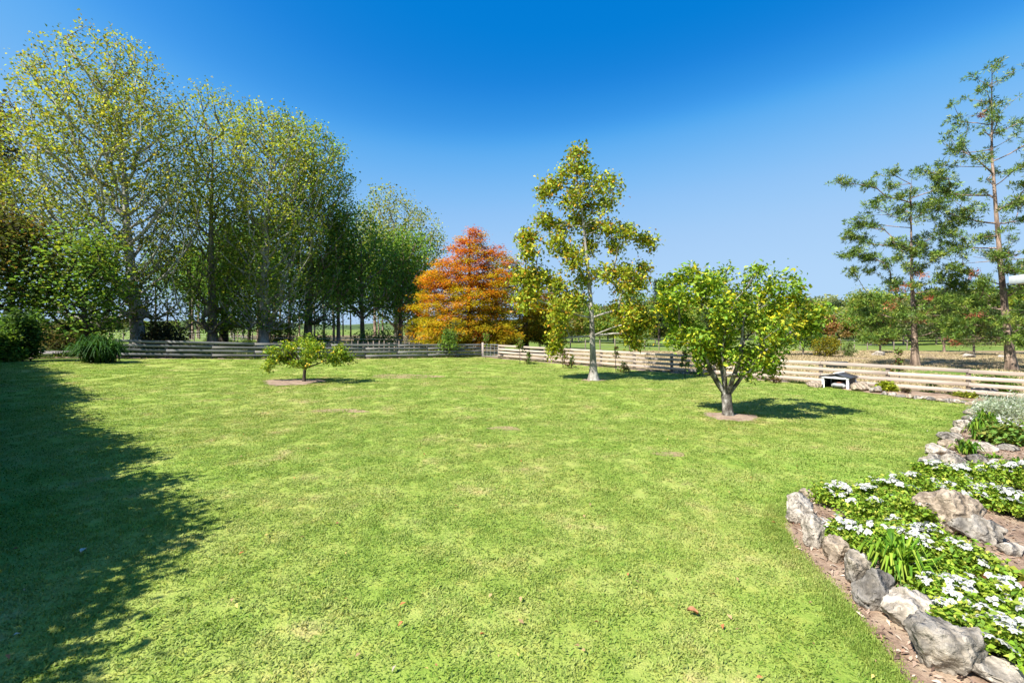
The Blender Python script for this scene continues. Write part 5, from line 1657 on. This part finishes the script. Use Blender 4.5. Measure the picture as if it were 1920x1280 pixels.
bush('shrub', 'low yellow-green mound behind the small stones near the right edge', 1812, 748, 32, 12, 128, [(0.28, 0.3, 0.03), (0.18, 0.22, 0.03)], 0.09, 40, 30, None, 'shrub', 'bark_dark', 0.5, None, 'glossy_leaf', 0.4, True)
bush('shrub', 'upright green shrub against the fence left of the silver bush', 1868, 738, 54, 38, 129, GREEN + [(0.14, 0.18, 0.04), (0.2, 0.16, 0.07)], 0.1, 50, 40, None, 'shrub', 'bark_dark', 0.4, None, 'leaf', 0.2, True)
bush('shrub', 'tiny dark sprig among the small edging stones', 1700, 736, 14, 9, 130, [(0.09, 0.05, 0.04), (0.1, 0.1, 0.04)], 0.07, 14, 14, None, 'shrub', 'bark_dark', 0.4, None, 'leaf', 0.2, True)

# saplings along the fences
def sapling(label, px, py_base, py_top, w_px, seed, cols, ncl=14, per=16, leaf=0.11, low=0.35):
    rng = np.random.default_rng(seed)
    p = at(px, py_base); k = p.y / F
    h = (py_base - py_top) * k; w = w_px * k / 2
    t = thing('sapling', label, 'sapling', p)
    P = trunk_line((p.x, p.y, p.z - 0.03), (p.x + rng.normal() * 0.03, p.y, p.z + h * 0.95), 8, rng, 0.02)
    B = MB(); B.tube(P, np.linspace(0.022, 0.007, 8), 6)
    zz = low + (1 - low) * rng.random(ncl)
    a = rng.random(ncl) * 6.28; r = w * rng.random(ncl) ** 0.5 * np.clip(1.25 - zz, 0.3, 1)
    T = np.stack([p.x + r * np.cos(a), p.y + r * np.sin(a), p.z + zz * h], -1)
    A, rd, ch = grow(P, T, rng, 0.4, 0.2, 0, 0.2, 0.004, 0.45, 0.012, 0.1)
    limbs_mesh(B, A, rd, ch, 4, None, 8)
    finish_tree(t, p, B, [crown_leaves(T, per, max(0.05, w * 0.18), leaf, rng, one(cols)(p.z, p.z + h), 0.2, 0.5, 0.3)], M['bark_dark'], M['leaf'])
RD = [(0.2, 0.08, 0.04), (0.12, 0.1, 0.03), (0.1, 0.06, 0.03)]
sapling('young leafy green tree in front of the back fence near the gate', 842, 670, 620, 46, 141, GREEN + [(0.13, 0.18, 0.04)], 40, 26, 0.16)
sapling('thin young tree just in front of the metal gate', 911, 673, 626, 22, 142, GREEN + RD[:1], 16, 16, 0.13, 0.5)
sapling('reddish young tree at the start of the pale fence', 975, 682, 634, 24, 143, RD + GREEN, 18, 16, 0.13, 0.5)
sapling('small dark bushy plant on the pale fence right of the reddish young tree', 992, 683, 660, 14, 144, DARK + RD, 18, 18, 0.1, 0.1)
sapling('sparse tan-leaved sapling below the hanging boughs of the slender tree', 1056, 690, 656, 22, 145, RD + [(0.2, 0.19, 0.07)], 16, 12, 0.12, 0.1)
sapling('small dark shrubby plant right of the tan-leaved sapling', 1072, 690, 668, 16, 146, DARK + RD, 18, 16, 0.1, 0.1)
sapling('thin sapling with a dark leaf tuft on top right of the slender tree trunk', 1155, 698, 648, 16, 147, RD + DARK, 10, 10, 0.12, 0.55)
sapling('small dark-leaved plant low on the fence right of the slender tree trunk', 1170, 697, 682, 24, 148, DARK + RD, 18, 14, 0.1, 0.1)
sapling('taller reddish-leaved sapling against the shaded fence left of the citrus', 1284, 708, 656, 24, 149, RD + DARK, 18, 13, 0.12, 0.35)
sapling('small green plant on the shaded fence beside the citrus stems', 1311, 706, 686, 14, 150, DARK + GREEN, 16, 14, 0.1, 0.1)
sapling('pale-stemmed sapling with a low dark clump right of the citrus', 1450, 718, 690, 22, 151, RD, 16, 10, 0.1, 0.1)
sapling('tall sparse sapling on the pale fence in front of the shorter pine', 1686, 716, 652, 24, 152, GREEN + RD, 20, 12, 0.12, 0.3)
sapling('thin staked sapling left of the large pale boulder by the fence', 1818, 738, 700, 12, 153, RD, 6, 6, 0.08, 0.6)

# ------------------------------------------------------------------ robotic mower in its shelter, trough, leaf, house
def shelter():
    p = at(1573, 727)
    t = thing('mower_shelter', 'tiny white-framed shelter with a dark gabled roof at the lawn edge by the right fence', 'shelter', p, R(-52))
    W, D, hw, hr = 0.9, 0.95, 0.42, 0.55
    for sx in (-1, 1):
        for sy in (-1, 1):
            b = MB(); b.box((0, 0, hw / 2 - 0.02), (0.075, 0.075, hw + 0.04), None, 0.006)
            link('corner_post', b.mesh('corner_post'), M['white_paint'], t, (sx * (W / 2 - 0.04), sy * (D / 2 - 0.04), 0))
    b = MB(); b.box((0, 0, 0), (W + 0.06, 0.03, 0.06), None, 0.004)
    fm = b.mesh('fascia')
    for sy in (-1, 1): link('fascia', fm, M['white_paint'], t, (0, sy * (D / 2 + 0.012), hw + 0.012))
    # corrugated side and back walls
    def corr(name, L, hgt, loc, rz):
        n = int(L / 0.024)
        x = np.linspace(-L / 2, L / 2, n); y = 0.008 * np.cos(np.arange(n) * math.pi)
        V = np.concatenate([np.stack([x, y, np.full(n, 0.02)], -1), np.stack([x, y, np.full(n, hgt)], -1)])
        Q = [(i, i + 1, n + i + 1, n + i) for i in range(n - 1)]
        V2 = V + np.array([0, 0.004, 0])
        o = link(name, make_mesh(name, np.concatenate([V, V2]), Q + [(a + 2 * n, d + 2 * n, c + 2 * n, b_ + 2 * n) for a, b_, c, d in Q]), M['dark_iron'], t, loc)
        o.rotation_euler = (0, 0, rz)
    corr('side_wall', D - 0.16, hw - 0.01, (W / 2 - 0.03, 0, 0), R(90))
    corr('side_wall', D - 0.16, hw - 0.01, (-W / 2 + 0.03, 0, 0), R(90))
    corr('back_wall', W - 0.16, hw - 0.01, (0, D / 2 - 0.05, 0), 0)
    sl = math.atan2(hr - hw, W / 2)
    for sx in (-1, 1):
        b = MB(); b.box((0, 0, 0), ((W / 2 + 0.07) / math.cos(sl), D + 0.12, 0.018))
        n = 9
        for i in range(n): b.box((-0.24 + 0.48 * i / (n - 1), 0, 0.012), (0.012, D + 0.118, 0.012))
        o = link('roof_panel', b.mesh('roof_panel'), M['dark_iron'], t, (sx * (W / 4 + 0.03), 0, (hw + hr) / 2 + 0.045))
        o.rotation_euler = (0, sx * sl, 0)
    b = MB(); b.box((0, 0, hr + 0.066), (0.09, D + 0.125, 0.02), None, 0.005)
    link('ridge_cap', b.mesh('ridge_cap'), M['white_paint'], t)
    # gable infill
    V = np.array([(-W / 2, -D / 2 + .01, hw + .045), (W / 2, -D / 2 + .01, hw + .045), (0, -D / 2 + .01, hr + .03), (-W / 2, -D / 2 + .03, hw + .045), (W / 2, -D / 2 + .03, hw + .045), (0, -D / 2 + .03, hr + .03)])
    link('gable', make_mesh('gable', V, [(0, 3, 4, 1), (1, 4, 5, 2), (2, 5, 3, 0)], [(0, 1, 2), (3, 5, 4)]), M['dark_iron'], t)
    # mower
    rot = Matrix.Rotation(R(-52), 4, 'Z')
    q = p + rot.to_3x3() @ Vector((0.08, -0.12, 0))
    m = thing('robot_mower', 'grey robotic lawn mower parked inside the tiny shelter', 'mower', q, R(-52))
    n = 14
    a = np.linspace(0, 2 * math.pi, n, endpoint=False)
    def sup(rx, ry, z): 
        c, s = np.cos(a), np.sin(a)
        return np.stack([rx * np.sign(c) * abs(c) ** 0.6, ry * np.sign(s) * abs(s) ** 0.6, np.full(n, z)], -1)
    rings_ = [sup(.24, .3, .06), sup(.27, .33, .1), sup(.26, .32, .16), sup(.21, .26, .21), sup(.12, .17, .235), sup(.01, .01, .24)]
    V = np.concatenate(rings_)
    Q = [(i * n + j, i * n + (j + 1) % n, (i + 1) * n + (j + 1) % n, (i + 1) * n + j) for i in range(5) for j in range(n)]
    link('body', make_mesh('body', V, Q, None, None, True), M['mower_grey'], m)
    b = MB(); b.box((0, -0.335, 0.13), (0.34, 0.05, 0.07), None, 0.015)
    link('bumper', b.mesh('bumper'), M['mower_dark'], m)
    b = MB(); b.box((0, -0.05, 0.238), (0.16, 0.22, 0.03), None, 0.01)
    link('lid', b.mesh('lid'), M['mower_orange'], m)
    for sx in (-1, 1):
        b = MB(); b.tube(np.array([(-.04, 0, 0), (-.03, 0, 0), (.03, 0, 0), (.04, 0, 0)], dtype=float), [0.001, .11, .11, .001], 14)
        link('wheel', b.mesh('wheel', False), M['rubber'], m, (sx * .28, .16, .11))
        b = MB(); b.tube(np.array([(-.02, 0, 0), (-.015, 0, 0), (.015, 0, 0), (.02, 0, 0)], dtype=float), [0.001, .05, .05, .001], 10)
        link('front_wheel', b.mesh('front_wheel', False), M['rubber'], m, (sx * .14, -.25, .05))
shelter()

def trough():
    p = at(1568, 690)
    t = thing('water_trough', 'dark water trough on the grass beyond the right fence', 'trough', p, R(-8))
    b = MB()
    n = 20; a = np.linspace(0, 2 * math.pi, n, endpoint=False)
    prof = [(0.5, 0.0), (0.56, 0.36), (0.6, 0.37), (0.6, 0.41), (0.52, 0.41), (0.46, 0.08), (0.001, 0.08)]
    V = np.concatenate([np.stack([r * 1.1 * np.cos(a), r * .75 * np.sin(a), np.full(n, z)], -1) for r, z in prof])
    Q = [(i * n + j, i * n + (j + 1) % n, (i + 1) * n + (j + 1) % n, (i + 1) * n + j) for i in range(len(prof) - 1) for j in range(n)]
    link('tub', make_mesh('tub', V, Q, None, None, False), M['trough'], t)
    w = np.stack([.5 * 1.1 * np.cos(a), .5 * .75 * np.sin(a), np.full(n, .3)], -1)
    link('water', make_mesh('water', np.concatenate([w, [(0, 0, .3)]]), None, [(i, (i + 1) % n, n) for i in range(n)]), M['glass'], t)
trough()

def fallen(label, px, py, size, col, seed):
    rng = np.random.default_rng(seed)
    p = at(px, py)
    L = size
    s = np.linspace(-1, 1, 7)
    V, Q = [], []
    for v in s:
        w = L * 0.36 * max(0.02, (1 - v * v) ** 0.7)
        zc = 0.016 * math.cos(v * 2.2) + 0.012 * v * v
        V += [(v * L / 2, -w, zc + 0.02), (v * L / 2, 0, zc), (v * L / 2, w, zc + 0.022)]
    for i in range(6):
        o = i * 3
        Q += [(o, o + 3, o + 4, o + 1), (o + 1, o + 4, o + 5, o + 2)]
    c = np.tile(np.array(col), (21, 1)) * (1 + .1 * rng.normal(size=(21, 1)))
    o = link('fallen_leaf', make_mesh('fallen_leaf', np.array(V), Q, None, c), M['litter'], None, (p.x, p.y, p.z + 0.03))
    o.rotation_euler = (rng.normal() * .2, rng.normal() * .2, rng.random() * 6.28)
    tag(o, label, 'leaf')
fallen('curled orange-brown fallen leaf on the near lawn left of the rock garden', 1298, 1156, 0.085, (0.42, 0.2, 0.1), 1)
fallen('pale dry fallen leaf on the grass inside the big left shade', 157, 1040, 0.07, (0.6, 0.55, 0.45), 2)
fallen('small red-brown fallen leaf on bare margin beside the striped edge rocks', 1622, 1066, 0.05, (0.45, 0.15, 0.05), 3)

def house():
    t = thing('house', 'white roof corner of a house reaching in from the right edge', 'house', (13.1, 12.0, 0))
    b = MB()
    # roof slab with a shallow pitch, gutter board and soffit; local origin at the near roof corner
    x1, y1, z0 = 12.0, -14.0, 3.36
    V = np.array([(0, 0, z0), (x1, 0, z0), (x1, y1, z0), (0, y1, z0), (0, 0, z0 + .2), (x1, 0, z0 + .2), (x1, y1, z0 + .2), (0, y1, z0 + .2), (4.5, -4.5, z0 + 1.1), (x1, -4.5, z0 + 1.1), (x1, y1 + 4, z0 + 1.1), (4.5, y1 + 4, z0 + 1.1)])
    link('roof', make_mesh('roof', V, [(0, 1, 5, 4), (1, 2, 6, 5), (2, 3, 7, 6), (3, 0, 4, 7), (4, 5, 9, 8), (5, 6, 10, 9), (6, 7, 11, 10), (7, 4, 8, 11), (8, 9, 10, 11)]), M['white_paint'], t)
    link('soffit', make_mesh('soffit', np.array([(0.03, -.03, z0 - .004), (x1, -.03, z0 - .004), (x1, y1, z0 - .004), (0.03, y1, z0 - .004)]), [(0, 3, 2, 1)]), M['soffit'], t)
    b.box((6.6, -7.3, 1.55), (10.8, 13.3, 3.6))
    w = link('wall', b.mesh('wall'), M['brick_board'], t)
    for yy in (-3.5, -8.0):
        f = MB()
        for (c, d) in (((1.19, yy, 1.0), (.06, 1.8, .07)), ((1.19, yy, 2.5), (.06, 1.8, .07)), ((1.19, yy - .9, 1.75), (.06, .07, 1.57)), ((1.19, yy + .9, 1.75), (.06, .07, 1.57))): f.box(c, d)
        fr = link('window', f.mesh('window'), M['white_paint'], t)
        g = MB(); g.box((1.195, yy, 1.75), (.02, 1.74, 1.44))
        link('pane', g.mesh('pane'), M['glass'], fr)
house()

# a tall clipped screen of shrubs stands just outside the picture on the left and throws the big shade on the lawn
def screen():
    line = [(-2.1, 2.2), (-2.05, 2.9), (-2.6, 4.2), (-3.6, 5.4), (-4.8, 6.4), (-6.0, 7.5), (-8.0, 9.3), (-10.2, 11.4), (-12.4, 13.2), (-14.6, 15.4), (-17.4, 17.6), (-20.4, 19.8), (-24, 22.4)]
    rng = np.random.default_rng(77)
    hh = 3.2
    off = SH * (hh / math.tan(SUN_EL))
    pts = [Vector(p) for p in line]
    d = [0]
    for i in range(1, len(pts)): d.append(d[-1] + (pts[i] - pts[i - 1]).length)
    n = 36
    proto = []
    for i in range(3):
        r2 = np.random.default_rng(770 + i)
        t = thing('screen_shrub', 'dense evergreen shrub in the tall screen along the shaded left side of the lawn', 'shrub', (0, 0, 0), 0, 'screen shrubs on the left side of the lawn')
        T = []
        for _ in range(150):
            q = r2.random(); a = r2.random() * 6.28
            rr2 = 0.95 * math.sqrt(r2.random()) * (1 - 0.55 * q ** 2.5)
            T.append((rr2 * math.cos(a), rr2 * math.sin(a), 0.1 + q * (hh - 0.25)))
        T = np.array(T)
        P = trunk_line((0, 0, -.1), (0, 0, hh * .8), 8, r2, .03)
        B = MB(); B.tube(P, np.linspace(.09, .02, 8), 6)
        A, rd, ch = grow(P, T, r2, .5, .2, 0, .4, .006, .45, .03, 0)
        limbs_mesh(B, A, rd, ch, 4, None, 8)
        finish_tree(t, (0, 0, 0), B, [crown_leaves(T, 34, .19, .13, r2, one(DARK + GREEN)(0, hh), .3, .6, .1)], M['bark_dark'], M['leaf'])
        proto.append(t)
    for i in range(n):
        s = d[-1] * i / (n - 1)
        x = np.interp(s, d, [p.x for p in pts]); y = np.interp(s, d, [p.y for p in pts])
        loc = (x - off.x - 1.0, y - off.y + .25, float(zg(x - off.x)))
        sc = rng.uniform(.86, 1.12)
        if i < 3: o = proto[i]; o.location = loc; o.scale = (1, 1, sc); o.rotation_euler = (0, 0, rng.random() * 6.28)
        else: o = copy_tree(proto[i % 3], loc, rng.random() * 6.28, 1.0, sc)
screen()
